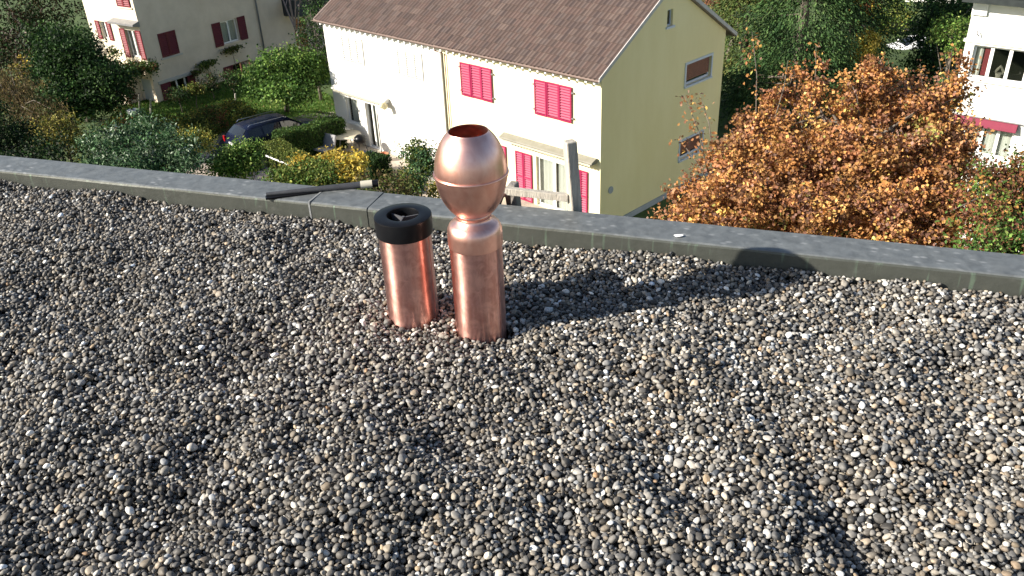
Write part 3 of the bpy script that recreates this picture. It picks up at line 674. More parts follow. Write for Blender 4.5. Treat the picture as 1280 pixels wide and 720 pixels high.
# roof: local coordinates X from -LEN-.. to +.12
RX0, RX1 = -LEN - .25, .14; ez = EAVE + .03; ridge_y = W_ / 2; ridge_z = ez + SL * (ridge_y + OV)
mb = MB(); th_ = .14
prof = [(-OV, ez), (ridge_y, ridge_z), (W_ + OV + .28, ridge_z - SL * (ridge_y + OV + .28)), (W_ + OV + .28, ridge_z - SL * (ridge_y + OV + .28) - th_), (ridge_y, ridge_z - th_ - .02), (-OV, ez - th_)]
vs = [(x_, y_, z_) for x_ in (RX0, RX1) for (y_, z_) in prof]; n_ = len(prof)
mb.add(vs, [tuple(reversed(range(n_))), tuple(range(n_, 2 * n_))] + [(i, (i + 1) % n_, n_ + (i + 1) % n_, n_ + i) for i in range(n_)])
roof = mb.build('roof', M_gutter, house)
mb = MB(); mb.box(RX1 + .001, RX1 + .03, 0, 0, 0, 0)
mb = MB(); L_ = (ridge_y + OV) * sqrt(1 + SL * SL)
for (y0_, y1_) in ((-OV - .03, ridge_y), (W_ + OV + .3, ridge_y)):
    zz0 = ridge_z - SL * abs(ridge_y - y0_); 
    vs = [(x_, y_, z_ + dz) for x_ in (RX1 + .004, RX1 + .035) for (y_, z_) in ((y0_, zz0), (y1_, ridge_z)) for dz in (-.11, .05)]
    mb.add(vs, [(0, 1, 3, 2), (4, 6, 7, 5), (0, 4, 5, 1), (2, 3, 7, 6), (1, 5, 7, 3), (0, 2, 6, 4)])
mb.build('verge_board', mat('verge_board', (0.44, 0.42, 0.41), (0.58, 0.56, 0.54), 0.7, scale=5), roof)
# rafter tails
me_r = None
for k in range(44):
    x_ = -.12 - k * (LEN - .3) / 43
    if me_r is None:
        mb = MB(); mb.box(-.045, .045, -.27, 0, -.10, 0); me_r = mb.mesh('rafter_tail', M_wframe)
    o = link(bpy.data.objects.new('rafter_tail', me_r), house); o.location = (x_, 0.0, EAVE - .105)
mb = MB()
ns = 10
for i in range(ns):
    t0_, t1_ = pi + pi * i / ns, pi + pi * (i + 1) / ns; r_o = .065
    vs = [(x_, -OV - .05 + r_o * cos(t), ez - .03 + r_o * sin(t)) for x_ in (RX0, RX1) for t in (t0_, t1_)]
    mb.add(vs, [(0, 1, 3, 2)])
mb.box(RX0, RX1, -OV + .012, -OV + .02, ez - .10, ez); mb.build('gutter', M_gutter, house, smooth=False)
mb = MB(); mb.tube([(-8.3, -OV - .05, ez - .1), (-8.3, -OV - .05, ez - .22), (-8.05, -.07, ez - .40), (-8.05, -.07, -.0)], .022, 8); mb.build('downpipe', M_brown, house, smooth=True)
mb = MB(); mb.tube([(-8.28, -.045, ez - .38), (-8.28, -.045, 0)], .045, 8); mb.build('downpipe', M_awning, house, smooth=True)
# tiles
tcol = np.array([[.105, .074, .064], [.118, .080, .069], [.094, .068, .060], [.135, .098, .084], [.112, .084, .075], [.085, .062, .057]])
TW, TL = 0.20, 0.34
def tile_geo(mb, O, col):
    """one pantile, O = origin matrix; x across, y up the slope"""
    n_ = 6; mb.cur = (*col, 1); vs = []
    for (yy, zz) in ((0, .035), (TL + .05, .012)):
        for i in range(n_ + 1):
            x_ = TW * i / n_; h_ = .042 * sin(pi * min(1, i / n_ * 1.35)) if i / n_ < .74 else .002
            vs.append(O @ Vector((x_, yy, zz + h_)))
    for i in range(n_ + 1):
        x_ = TW * i / n_; h_ = .042 * sin(pi * min(1, i / n_ * 1.35)) if i / n_ < .74 else .002
        vs.append(O @ Vector((x_, 0, zz * 0 + .035 + h_ - .022)))
    k = n_ + 1
    mb.add(vs, [(i, i + 1, k + i + 1, k + i) for i in range(n_)] + [(2 * k + i, 2 * k + i + 1, i + 1, i) for i in range(n_)])
variants = []
for c_ in range(6):
    mb = MB(); tile_geo(mb, Matrix.Identity(4), tcol[c_]); variants.append(mb.mesh('roof_tile', M_tile, smooth=False))
ang = math.atan(SL); ntx = int((RX1 - RX0) / TW); nty = int(L_ / TL) + 1
cells = []
camloc = house.matrix_basis.inverted() @ EYEP
for side in (0, 1):
    rows_ = nty + (1 if side else 0)
    for j in range(rows_):
        for i in range(ntx):
            sdist = j * TL
            if side == 0:
                y_ = -OV - .04 + sdist * cos(ang); z_ = ez + (y_ + OV) * SL + .002; O = Matrix.Translation((RX1 - (i + 1) * TW, y_, z_)) @ Matrix.Rotation(ang, 4, 'X')
            else:
                y_ = W_ + OV + .30 - sdist * cos(ang); z_ = ridge_z - SL * (y_ - ridge_y) + .002
                O = Matrix.Translation((RX1 - i * TW, y_, z_)) @ Matrix.Rotation(pi, 4, 'Z') @ Matrix.Rotation(ang, 4, 'X')
            if (side == 0 and y_ > ridge_y - .12) or (side == 1 and y_ < ridge_y + .12): continue
            cells.append((side, (Vector((RX1 - i * TW, y_, z_)) - camloc).length, O))
cells.sort(key=lambda c: (c[0], c[1]))
rest = MB()
for k, (side, dd_, O) in enumerate(cells):
    c_ = random.choices(range(6), (4, 4, 3, 2, 3, 1.6))[0]
    O = O @ Matrix.Translation((random.uniform(-.004, .004), random.uniform(-.008, .008), random.uniform(0, .006))) @ Matrix.Rotation(random.uniform(-.012, .012), 4, 'Z')
    if k < 300:
        o = link(bpy.data.objects.new('roof_tile', variants[c_]), roof); o.matrix_local = O
    else: tile_geo(rest, O, tcol[c_] * random.uniform(.85, 1.12))
tag(rest.build('roof_tile', M_tile, roof), kind='stuff')
mb = MB(); mb.cur = (.17, .12, .105, 1)
for k in range(int((RX1 - RX0) / .38)):
    x_ = RX1 - k * .38; mb.tube([(x_, ridge_y, ridge_z + .02), (x_ - .36, ridge_y, ridge_z + .035)], [.10, .12], 10)
tag(mb.build('ridge_tile', M_tile, roof), kind='stuff')

# ---------------- left house
LC = Vector((-19.64, 47.56, GROUND)); LA = radians(34)
lh = tag(empty('three_storey_house', LC, radians(90) - LA), 'old beige rendered house with dark red shutters at the back of the garden', 'house')
shade = Facade(lh, (0, 0, 0), (1, 0, 0), (0, -1, 0)); lit = Facade(lh, (0, 0, 0), (0, 1, 0), (-1, 0, 0))
HT = 8.2
mb = MB(); shade.wall(mb, 0, 8.35, -.1, HT, [(.98, 2.12, 2.42, 3.68), (5.35, 6.55, 2.15, 3.45), (.42, 2.72, .10, 1.02), (4.9, 7.1, .05, .85)]); mb.build('side_wall', M_oldwall, lh)
mb = MB(); lit.wall(mb, 0, 4.7, 2.0, HT, [(.30, 1.48, 2.55, 4.05), (2.95, 3.62, 3.35, 4.30), (.25, 1.4, 5.3, 6.6)]); mb.build('front_wall', mat('cream_front', (.74, .67, .52), (.78, .71, .56), .9, scale=1), lh)
mb = MB(); lit.wall(mb, 0, 5.5, -.1, 2.0, [(.25, 1.2, .0, 1.35)]); Facade(lh, (8.35, 0, 0), (0, 1, 0), (1, 0, 0)).wall(mb, 0, 5.5, -.1, HT); mb.build('base_wall', M_oldwall, lh)
mb = MB(); mb.box(-.6, 8.9, -.6, 6.0, HT, HT + .2); mb.build('roof', M_gutter, lh)
shade.shutter(.98, 1.55, 2.40, 3.70, M_redshade, proud=.01); shade.shutter(1.56, 2.14, 2.40, 3.70, M_redshade, proud=.01)
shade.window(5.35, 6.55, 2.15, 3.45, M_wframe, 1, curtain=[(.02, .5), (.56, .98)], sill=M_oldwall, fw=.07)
shade.shutter(4.68, 5.30, 2.10, 3.48, M_redshade, proud=.02); shade.shutter(6.60, 7.2, 2.10, 3.48, M_redshade, proud=.02)
shade.window(.42, 2.72, .10, 1.02, M_wframe, 3, fw=.06); shade.shutter(.40, 1.05, .1, 1.02, M_redshade, proud=.02); shade.shutter(2.25, 2.75, .1, 1.02, M_redshade, proud=.02)
shade.window(4.9, 7.1, .05, .85, M_brown, 2, fw=.06); shade.shutter(4.9, 5.6, .05, .85, M_redshade, proud=.02)
mb = MB(); shade.box(mb, .3, 2.8, .002, .05, 1.03, 1.2); shade.box(mb, 0.85, 2.3, .002, .08, 2.28, 2.37); mb.build('sill', mat('stone_sill', (.52, .5, .46), (.6, .57, .52), .9, scale=4), lh)
mb = MB(); mb.tube([(8.25, -.08, HT), (8.25, -.08, 0)], .05, 8); mb.build('downpipe', M_metalgrey, lh, smooth=True)
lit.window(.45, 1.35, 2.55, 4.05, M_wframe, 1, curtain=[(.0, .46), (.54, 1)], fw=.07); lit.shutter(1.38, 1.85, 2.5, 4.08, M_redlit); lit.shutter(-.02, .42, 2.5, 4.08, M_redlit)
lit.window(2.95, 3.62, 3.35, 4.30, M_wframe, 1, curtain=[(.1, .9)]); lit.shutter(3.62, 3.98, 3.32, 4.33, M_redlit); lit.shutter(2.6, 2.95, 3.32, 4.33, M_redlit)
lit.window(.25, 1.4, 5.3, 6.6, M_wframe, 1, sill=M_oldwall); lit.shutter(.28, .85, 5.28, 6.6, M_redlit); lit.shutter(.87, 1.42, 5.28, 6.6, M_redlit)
mb = MB()
vs = []
for u_ in (-.12, 2.15): vs += [lit.p(u_, o_, z_) for o_, z_ in ((0.01, 4.32), (0.01, 4.62), (.45, 4.50), (.45, 4.40))]
mb.add(vs, [(0, 1, 2, 3), (7, 6, 5, 4), (0, 4, 5, 1), (1, 5, 6, 2), (2, 6, 7, 3), (3, 7, 4, 0)]); mb.build('awning', M_metalgrey, lh)
mb = MB(); lit.box(mb, .25, 1.2, -.15, -.1, 0, 1.35); d_o = mb.build('door', M_greydoor, lh)
mb = MB(); lit.box(mb, .32, .36, -.1, -.06, .6, .75); mb.build('handle', M_metalgrey, d_o)
# raised planted terrace at the corner
mb = MB(); mb.box(-1.0, -.02, 1.3, 5.5, -.1, 2.1); mb.build('terrace', M_oldwall, lh)

# ---------------- neighbouring part behind: balcony house between the roofs
BC = at(330, 75, GROUND + .6) + Vector((1.2, 3.0, 0)); BC.z = GROUND
bh = tag(empty('balcony_house', BC, radians(90) - LA), 'shaded beige house with dark balcony seen between the two nearer houses', 'house')
bf = Facade(bh, (0, 0, 0), (1, 0, 0), (0, -1, 0))
mb = MB(); bf.wall(mb, -3, 6.5, -.1, 9, [(.3, 1.5, 4.0, 5.6), (2.1, 3.1, 4.0, 5.6), (.4, 1.5, .1, 2.3)]); mb.build('wall', M_oldwall, bh)
bf.window(.3, 1.5, 4.0, 5.6, M_wframe, 1); bf.window(2.1, 3.1, 4.0, 5.6, M_wframe, 1); bf.shutter(1.52, 2.05, 4.0, 5.6, M_redshade)
mb = MB(); bf.box(mb, .4, 1.5, -.15, -.1, .1, 2.3); mb.build('door', M_orangedoor, bh)
mb = MB(); bf.box(mb, -.3, 4.6, .0, 1.3, 2.7, 2.9); bf.box(mb, -.3, 4.6, 1.25, 1.3, 2.9, 3.75); bf.box(mb, -.3, -.25, 0, 1.25, 2.9, 3.75); mb.build('balcony', mat('balcony_panel', (.03, .035, .045), (.05, .055, .06), .6, scale=5), bh)
mb = MB(); mb.box(-3.4, 7, -.8, 8, 9, 9.25); mb.build('roof', M_gutter, bh)

# ---------------- white house on the right
WC = Vector((15.32, 28.0, GROUND - 1.0)); WA = radians(48)
wh = tag(empty('white_house', WC, radians(90) - WA - radians(90) - 0), 'white rendered house at the right with a grey eave and a pink awning', 'house')
wh.rotation_euler = (0, 0, math.atan2(-cos(WA), sin(WA)))
wf = Facade(wh, (0, 0, 1.0), (1, 0, 0), (0, -1, 0))
mb = MB(); wf.wall(mb, 0, 9, -1.2, 8.02, [(.28, 2.5, 5.52, 6.60), (.62, 2.1, 2.95, 4.02), (4.2, 6.2, 5.52, 6.6), (4.2, 6.2, 2.95, 4.02)]); mb.build('wall', M_whitewall, wh)
mb = MB(); Facade(wh, (0, 0, 1.0), (0, 1, 0), (-1, 0, 0)).wall(mb, 0, 8, -1.2, 8.02); mb.build('end_wall', M_whitewall, wh)
w = wf.window(.28, 2.5, 5.52, 6.60, M_wframe, 3, curtain=[(.03, .12)], sill=M_wframe, fw=.07)
mb = MB(); wf.box(mb, .60, .76, -.24, -.21, 5.6, 6.53); tag(mb.build('curtain', M_redlit, w), 'red curtain')
mb = MB(); vs = []; mb.tube([wf.p(1.15, -.3, 5.55), wf.p(1.15, -.3, 5.72)], [.09, .12], 10); mb.tube([wf.p(1.0, -.35, 5.72), wf.p(1.15, -.3, 5.95), wf.p(1.28, -.33, 5.75)], .05, 6); mb.build('potted_plant', M_awning, w)
wf.window(.62, 2.1, 2.95, 4.02, M_wframe, 2, curtain=[(.02, .3), (.38, .62), (.7, .98)], sill=M_wframe, fw=.07)
wf.window(4.2, 6.2, 5.52, 6.6, M_wframe, 3); wf.window(4.2, 6.2, 2.95, 4.02, M_wframe, 3)
mb = MB(); wf.box(mb, -.06, 9, .002, .06, 6.68, 6.78); mb.build('string_course', M_wframe, wh)
mb = MB()
vs = []
for u_ in (.1, 2.15): vs += [wf.p(u_, o_, z_) for o_, z_ in ((0.01, 4.05), (0.01, 4.25), (.14, 4.24), (.22, 4.0), (.2, 3.98))]
mb.add(vs, [(0, 1, 2, 3, 4), (9, 8, 7, 6, 5)] + [(i, 5 + i, 5 + (i + 1) % 5, (i + 1) % 5) for i in range(5)]); aw = mb.build('awning', mat('crimson_cloth', (.17, .008, .034), (.2, .012, .042), .7, scale=6), wh)
mb = MB(); wf.box(mb, 0.02, 2.3, .08, .11, 4.26, 4.29); mb.build('rod', M_metalgrey, aw)
mb = MB(); mb.box(-.2, 9.5, -.45, 8.5, 9.02, 9.10); mb.build('soffit', mat('grey_soffit', (.50, .49, .50), (.56, .55, .56), .8, scale=3), wh)
slate = mat('slate_roof', (.022, .027, .028), (.035, .042, .042), .7, scale=5, spec=.15)
mb = MB(); mb.box(-.25, 9.6, -.54, -.453, 9.0, 9.2); mb.build('fascia', slate, wh)
mb = MB(); mb.add([(-.25, -.54, 9.21), (9.6, -.54, 9.21), (9.6, 4, 11), (-.25, 4, 11), (9.6, 8.7, 9.21), (-.25, 8.7, 9.21)], [(0, 1, 2, 3), (3, 2, 4, 5), (0, 3, 5), (1, 4, 2)]); mb.build('roof', slate, wh)
mb = MB(); mb.box(.0, .45, -.09, -.002, 8.55, 9.015); mb.build('corner_bracket', M_wframe, wh)
mb = MB(); mb.tube([(.28 + .1, -.1, 7.9), (.33, -.16, 7.98), (.3, -.12, 8.08)], .02, 6); mb.build('hook', M_metalgrey, wh)

# ---------------- distant pale building top right
DC = at(1145, 62, GROUND); DC = Vector((DC.x * 1.25, DC.y * 1.25, GROUND))
dh = tag(empty('distant_house', DC, radians(-25)), 'pale distant building glimpsed between the trees at the top right', 'house')
df = Facade(dh, (0, 0, 0), (1, 0, 0), (0, -1, 0))
mb = MB(); df.wall(mb, -1.5, 2.2, -.2, 9, [(-.6, .6, 3.0, 4.4), (-.6, .6, .8, 2.0)]); Facade(dh, (-1.5, 0, 0), (0, 1, 0), (-1, 0, 0)).wall(mb, 0, 8, -.2, 9); mb.build('wall', M_whitewall, dh)
df.window(-.6, .6, 3.0, 4.4, M_wframe, 1); df.window(-.6, .6, .8, 2.0, M_wframe, 1)
mb = MB(); mb.box(-1.9, 2.6, -.5, 8.3, 9, 9.3); mb.build('roof', M_gutter, dh)
# ------------------------------------------------------------------ vegetation
def leaf_mesh(name, P, size, cols, m_, direction=None, aspect=0.62, droop=0.0, flat=0.35):
    """one small folded leaf of four vertices at every point P"""
    n = len(P); size = np.asarray(size).reshape(-1, 1) * np.ones((n, 1))
    if direction is None:
        d = rng.normal(size=(n, 3)); d[:, 2] -= droop
    else:
        d = direction + rng.normal(size=(n, 3)) * 0.35
    d /= np.linalg.norm(d, axis=1, keepdims=True)
    nn = rng.normal(size=(n, 3)); nn[:, 2] += flat * 2
    s = np.cross(d, nn); s /= np.linalg.norm(s, axis=1, keepdims=True) + 1e-9; up = np.cross(s, d)
    L1 = size * rng.uniform(.75, 1.25, (n, 1)); Wd = L1 * aspect * .5
    a = P - d * L1 * .5; c = P + d * L1 * .5; b = P + s * Wd + up * L1 * .10; e = P - s * Wd + up * L1 * .10
    V = np.stack([a, b, c, e], 1).reshape(-1, 3).astype(np.float32)
    me = bpy.data.meshes.new(name); me.vertices.add(4 * n); me.vertices.foreach_set('co', V.ravel())
    F = np.empty((n, 2, 3), np.int32); k = np.arange(n) * 4
    F[:, 0] = np.stack([k, k + 1, k + 2], 1); F[:, 1] = np.stack([k, k + 2, k + 3], 1)
    me.loops.add(6 * n); me.loops.foreach_set('vertex_index', F.ravel()); me.polygons.add(2 * n)
    me.polygons.foreach_set('loop_start', np.arange(2 * n, dtype=np.int32) * 3); 
    at_ = me.attributes.new('tint', 'FLOAT_COLOR', 'POINT')
    cc = np.concatenate([cols, np.ones((n, 1))], 1).astype(np.float32); at_.data.foreach_set('color', np.repeat(cc, 4, axis=0).ravel())
    me.materials.append(m_); me.update(calc_edges=True); me.validate(); return me

def blob_points(blobs, nclump, per, crad, shell=0.45):
    """clump centres spread through ellipsoids (biased outwards), leaves gathered round each"""
    vol = np.array([b[1][0] * b[1][1] * b[1][2] for b in blobs]) ** 0.8; which = rng.choice(len(blobs), nclump, p=vol / vol.sum())
    d = rng.normal(size=(nclump, 3)); d /= np.linalg.norm(d, axis=1, keepdims=True)
    r = (shell + (1 - shell) * rng.random((nclump, 1))) * rng.uniform(.85, 1.12, (nclump, 1))
    cen = np.array([blobs[i][0] for i in which]); rad = np.array([blobs[i][1] for i in which])
    c = cen + d * r * rad
    cr_ = crad * rng.uniform(.55, 1.35, (nclump, 1))
    lp_ = np.repeat(c, per, 0) + np.clip(rng.normal(size=(nclump * per, 3)), -2, 2) * np.repeat(cr_, per, 0) * np.array([.55, .55, .42])
    return c, lp_
def colours(pal, wts, nclump, per, jit=0.18, cj=0.28):
    pal = np.array(pal) * (1.24 if np.array(pal)[:, 1].mean() < .17 and np.array(pal)[:, 1].mean() > .045 else 1.0); w = np.array(wts, float); w /= w.sum(); main = rng.choice(len(pal), nclump, p=w)
    idx = np.where(rng.random((nclump, per)) < .62, main[:, None], rng.choice(len(pal), (nclump, per), p=w))
    c = pal[idx] * (1 + rng.normal(0, jit, (nclump, per, 1))) * (1 + rng.normal(0, cj, (nclump, 1, 1)))
    return np.clip(c.reshape(-1, 3), .004, .8)

def tree(name, label, cat, base, blobs, pal, wts, nclump, per, crad, leaf, group=None, trunk_r=.16, limbs=14, m_=None, shell=.45, droop=.3, forks=1, twigs=0, aspect=.62, crown='crown', split=None):
    base = Vector(base); root = tag(empty(name, base), label, cat, group)
    rel = [((b[0][0] - base.x, b[0][1] - base.y, b[0][2] - base.z), b[1]) for b in blobs]
    c, P = blob_points(rel, nclump, per, crad, shell)
    P[:, 2] = np.maximum(P[:, 2], .05)
    me = leaf_mesh(crown, P, leaf, colours(pal, wts, nclump, per), m_ or M_leaf, droop=droop, aspect=aspect)
    link(bpy.data.objects.new(crown, me), root)
    # trunk and limbs
    cz = np.average([b[0][2] for b in rel], weights=[b[1][0] for b in rel]); cxx = np.mean([b[0][0] for b in rel]); cyy = np.mean([b[0][1] for b in rel])
    fork = Vector((cxx * .5, cyy * .5, max(.25, cz * .55)))
    if trunk_r > 0:
        mb = MB(); mid = Vector((fork.x * .35 + random.uniform(-.1, .1), fork.y * .35, fork.z * .5))
        mb.tube([(0, 0, -.2), mid, fork, (fork.x * .7 + cxx * .3, fork.y * .7 + cyy * .3, cz)], [trunk_r * 1.25, trunk_r, trunk_r * .8, trunk_r * .35], 9); mb.build('trunk', M_bark, root, smooth=True)
        mb = MB(); sel = rng.choice(nclump, min(limbs, nclump), replace=False)
        for i in sel:
            e = Vector(c[i]); s_ = fork.lerp(Vector((cxx, cyy, cz)), random.random()); md = s_.lerp(e, .5) + Vector((random.uniform(-.2, .2), random.uniform(-.2, .2), .15 * (e - s_).length))
            mb.tube([s_, md, e], [trunk_r * .38, trunk_r * .22, .008], 5, cap=False)
            for q_ in range(twigs):
                j = rng.integers(nclump); e2 = Vector(c[j])
                if (e2 - md).length < max(b[1][0] for b in rel): mb.tube([md, e2], [trunk_r * .1, .006], 4, cap=False)
        mb.build('limb', M_bark, root, smooth=True)
    return root
def B(px_, py_, D, rx, ry, rd=None):
    """an ellipsoid of foliage: rx, ry and rd metres across half, standing D metres ahead"""
    p = deep(px_, py_, D); return ((p.x, p.y, p.z), (rx, rd or rx, ry))
def foot(b, zz=None):
    x, y = b[0][0], b[0][1]; return (x, y, ground_z(x, y) if zz is None else zz)

OR = [[.40, .19, .06], [.50, .27, .09], [.30, .13, .055], [.21, .095, .055], [.58, .36, .10], [.36, .19, .095], [.15, .075, .05], [.27, .26, .07], [.25, .15, .11]]
ORW = [6.5, 5.5, 4.2, 3, 1.4, 4, 2.2, .6, 1.4]
BR = [[.20, .09, .045], [.14, .06, .04], [.28, .13, .05], [.09, .045, .03], [.12, .13, .03], [.35, .19, .05]]
DG = [[.014, .036, .010], [.022, .052, .014], [.034, .072, .018], [.06, .11, .03], [.009, .020, .008]]
MG = [[.050, .105, .022], [.08, .15, .03], [.13, .21, .045], [.028, .06, .015], [.20, .25, .07]]
OL = [[.07, .10, .02], [.11, .14, .03], [.17, .19, .045], [.045, .065, .015], [.25, .21, .05]]
YE = [[.55, .40, .06], [.45, .33, .06], [.30, .27, .06], [.62, .48, .12], [.18, .20, .04]]
SG = [[.05, .11, .045], [.09, .17, .075], [.028, .06, .026], [.42, .50, .38], [.18, .27, .15]]  # palest tone puts leaf highlights into the colour
BN = [[.085, .062, .028], [.13, .095, .045], [.05, .038, .018], [.08, .09, .028], [.20, .15, .06]]

# orange autumn trees beside the yellow house
D = 20.0
b1 = [B(1035, 235, D, 2.3, 1.35), B(950, 232, D - .3, 1.5, 1.2), B(893, 262, D - 1, 1.15, .8), B(1110, 175, D + .5, 1.1, 1.1), B(985, 170, D + .6, .8, .8), B(1060, 300, D - 1, 2.6, 1.4),
      B(1085, 118, D + .5, .45, .75), B(1018, 140, D + .3, .38, .8), B(1172, 205, D + .3, 1.0, 1.4), B(1130, 245, D - .5, 1.4, 1.2), B(940, 165, D + .4, .42, .7), B(905, 205, D, .45, .6),
      B(968, 150, D + .9, .3, .7), B(1052, 150, D + .2, .4, .8), B(1120, 128, D + .4, .38, .7), B(1150, 150, D + .2, .4, .7), B(1185, 150, D + .2, .35, .8), B(1085, 108, D + .4, .5, .75), B(945, 190, D + .2, .9, .9), B(962, 130, D + .6, .3, .6), B(990, 115, D + .6, .3, .6), B(1018, 110, D + .5, .35, .6), B(930, 140, D + .6, .22, .5), B(1200, 100, D + .3, .25, .7), B(1203, 215, D - .2, .55, 1.0), B(1198, 175, D, .4, .7), B(1165, 290, D - 1, 1.0, .7), B(1205, 265, D - .8, .6, .7), B(1122, 122, D + .4, .45, .75), B(1168, 140, D + .3, .6, .9), B(1192, 112, D + .4, .25, .8), B(1052, 125, D + .4, .35, .6), B(1145, 125, D + .6, .3, .6), B(1040, 185, D - .6, .8, .7), B(1085, 200, D - .9, .7, .8),
      B(985, 205, D - .9, .7, .7), B(930, 255, D - 1.6, .8, .6), B(1010, 265, D - 1.9, .9, .6), B(1100, 265, D - 1.8, .8, .7), B(1175, 255, D - 1.2, .7, .6), B(870, 285, D - 1.2, .7, .4), B(1140, 200, D - .6, .6, .7)]
orange = tree('beech_tree', 'large orange-brown autumn tree standing beside the yellow gable wall', 'tree', foot(b1[0]), b1, [[min(.8, c * 1.14 + .01) for c in q] for q in OR], ORW, 1900, 56, .24, .086, trunk_r=.2, limbs=70, shell=.42, twigs=2, aspect=.85)
# bare-topped leaders with a few leaves
mb = MB(); tips = [(940, 40, 945, 150, 1.0), (1020, 55, 1012, 135, 1.0), (985, 75, 968, 150, .8), (1098, 70, 1100, 120, 1.0), (855, 118, 885, 215, 1.0), (874, 115, 892, 200, .8), (848, 172, 895, 250, .6), (1060, 95, 1075, 150, .8), (1190, 62, 1170, 160, 1.2), (1150, 80, 1150, 150, .9), (1205, 100, 1180, 170, .8), (1245, 232, 1200, 245, .9), (1222, 105, 1190, 180, .6), (1212, 150, 1180, 200, .9)]
pts_ = []; ob_ = Vector(orange.location)
for (x0_, y0_, x1_, y1_, dens) in tips:
    a = deep(x0_, y0_, D + .2) - ob_; b = deep(x1_, y1_, D + .2) - ob_; mdp = a.lerp(b, .5) + Vector((.06, 0, .05)); mb = MB(); mb.tube([b, mdp, a], [.02, .012, .005], 5); mb.build('leader', M_bark, orange, smooth=True)
    for q_ in range(int(85 * dens)):
        t = random.random() ** 1.3; p = a.lerp(b, t); pts_.append((p.x + random.gauss(0, .09 + .05 * t + .05 * sin(t * 17) ** 2), p.y + random.gauss(0, .10), p.z + random.gauss(0, .08)))
pts_ = np.array(pts_); link(bpy.data.objects.new('leader_leaves', leaf_mesh('leader_leaves', pts_, .10, colours(OR, [5, 6, 3, 2, 3, 4, 1, .4, 2], len(pts_), 1, .2, .05), M_leaf)), orange)
b2 = [B(1240, 275, 17.0, .85, .7), B(1266, 258, 17.5, .7, .7), B(1275, 225, 18, .5, .6), B(1240, 225, 18, .6, .4)]
tree('shrub_tree', 'sparse purple-brown and green shrub in front of the white house', 'shrub', foot(b2[0]), b2, BR + MG[:3], [4, 5, 3, 3, 2, 2, 2, 2, 1.5], 330, 30, .30, .085, trunk_r=.1, limbs=30, shell=.2, twigs=2)
b2 = [B(1275, 312, 15.0, .6, .45), B(1235, 322, 15.0, .5, .35)]
tree('green_shrub', 'low green and russet shrub just over the parapet at the right', 'shrub', foot(b2[0]), b2, MG + BR[:2], [3, 3, 2, 3, 1, 2, 3], 170, 30, .28, .08, trunk_r=.07, limbs=12)

# conifers behind the yellow house
def conifer(label, axis, tiers, pal, wts, base_z=-13.3, n=None):
    """axis = (px, py, D) of the trunk; tiers of drooping bough clumps (dx m, height m, radius m, half-height m)"""
    p = deep(*axis); base = Vector((p.x, p.y, base_z)); root = tag(empty('conifer', base), label, 'tree', 'conifers behind the houses')
    C_ = []; 
    for (dx, z, R_, hh) in tiers:
        k = int(26 * R_ * max(hh, .6))
        for _ in range(k):
            az = random.uniform(0, 2 * pi); rr = R_ * random.uniform(.62, 1.08); C_.append((dx + cos(az) * rr, sin(az) * rr, z + random.uniform(-hh, hh) - .25 * rr, az))
    P = []; Dr = []; col_ = []; pal = np.array(pal); w = np.array(wts, float); w /= w.sum(); lb = MB()
    for i, (x, y, z, az) in enumerate(C_):
        m_ = 95; q = rng.normal(size=(m_, 3)) * np.array([.42, .30, .20]); q[:, 2] -= .55 * np.clip(q[:, 0], 0, 9) + .3 * np.abs(q[:, 1])
        ca, sa = cos(az), sin(az); P.append(np.stack([x + q[:, 0] * ca - q[:, 1] * sa, y + q[:, 0] * sa + q[:, 1] * ca, z + q[:, 2]], 1))
        Dr.append(np.tile([[ca * .8, sa * .8, -.55]], (m_, 1))); main = rng.choice(len(pal), p=w); f_ = random.uniform(.7, 1.25)
        col_.append(pal[np.where(rng.random(m_) < .6, main, rng.choice(len(pal), m_, p=w))] * f_ * rng.uniform(.75, 1.25, (m_, 1)))
        if i % 12 == 0: lb.tube([(0, 0, z + .3), (x * .6, y * .6, z + .15), (x, y, z)], [.05, .03, .01], 4, cap=False)
    top = max(t[1] for t in tiers); mb = MB(); mb.tube([(0, 0, -.2), (0, 0, top * .6), (0, 0, top)], [.3, .18, .03], 9); mb.build('trunk', M_bark, root, smooth=True); tag(lb.build('limb', M_bark, root), kind='stuff')
    link(bpy.data.objects.new('crown', leaf_mesh('crown', np.concatenate(P), .17, np.concatenate(col_), M_needle, direction=np.concatenate(Dr), aspect=.36)), root); return root
CG = [[.024, .062, .018], [.040, .090, .025], [.065, .125, .036], [.015, .035, .011], [.10, .165, .05]]
def tiers(z0, z1, R0, R1, st=.8, wob=.5): 
    n = int((z1 - z0) / st); return [(random.uniform(-wob, wob) * .4, z0 + (z1 - z0) * i / n, (R0 + (R1 - R0) * i / n) * random.uniform(.8, 1.12), .45) for i in range(n + 1)]
conifer('large bushy green conifer right of the yellow gable', (1000, 60, 39), tiers(2.5, 15, 3.0, 1.0), CG, [3, 4, 3, 3, 1.6])
conifer('dark green conifer beside the distant white car', (1062, 60, 43), tiers(2.5, 15, 1.9, .8), CG, [4, 4, 2, 4, .7])
conifer('olive green conifer rising behind the yellow gable edge', (932, 60, 43), tiers(2.5, 13.6, 1.7, .8), [[.07, .11, .025], [.11, .15, .04], [.05, .08, .02], [.17, .17, .05]], [3, 3, 2, 1])
bb = [B(1172, 40, 44, 1.6, 1.6), B(1165, 85, 43, 1.3, 1.5), B(1190, 5, 45, 1.8, 1.5)]
tree('dark_tree', 'dark green leafy tree left of the white house', 'tree', foot(bb[1]), bb, DG, [3, 3, 3, 2, 3], 420, 34, .5, .15, trunk_r=.2)
bb = [B(1190, 38, 38, .9, .7), B(1198, 60, 38, .6, .6)]
tree('light_tree', 'bright green shrub beside the roof corner of the white house', 'shrub', foot(bb[0]), bb, MG, [2, 3, 3, 1, 2], 90, 30, .35, .12, trunk_r=.08)
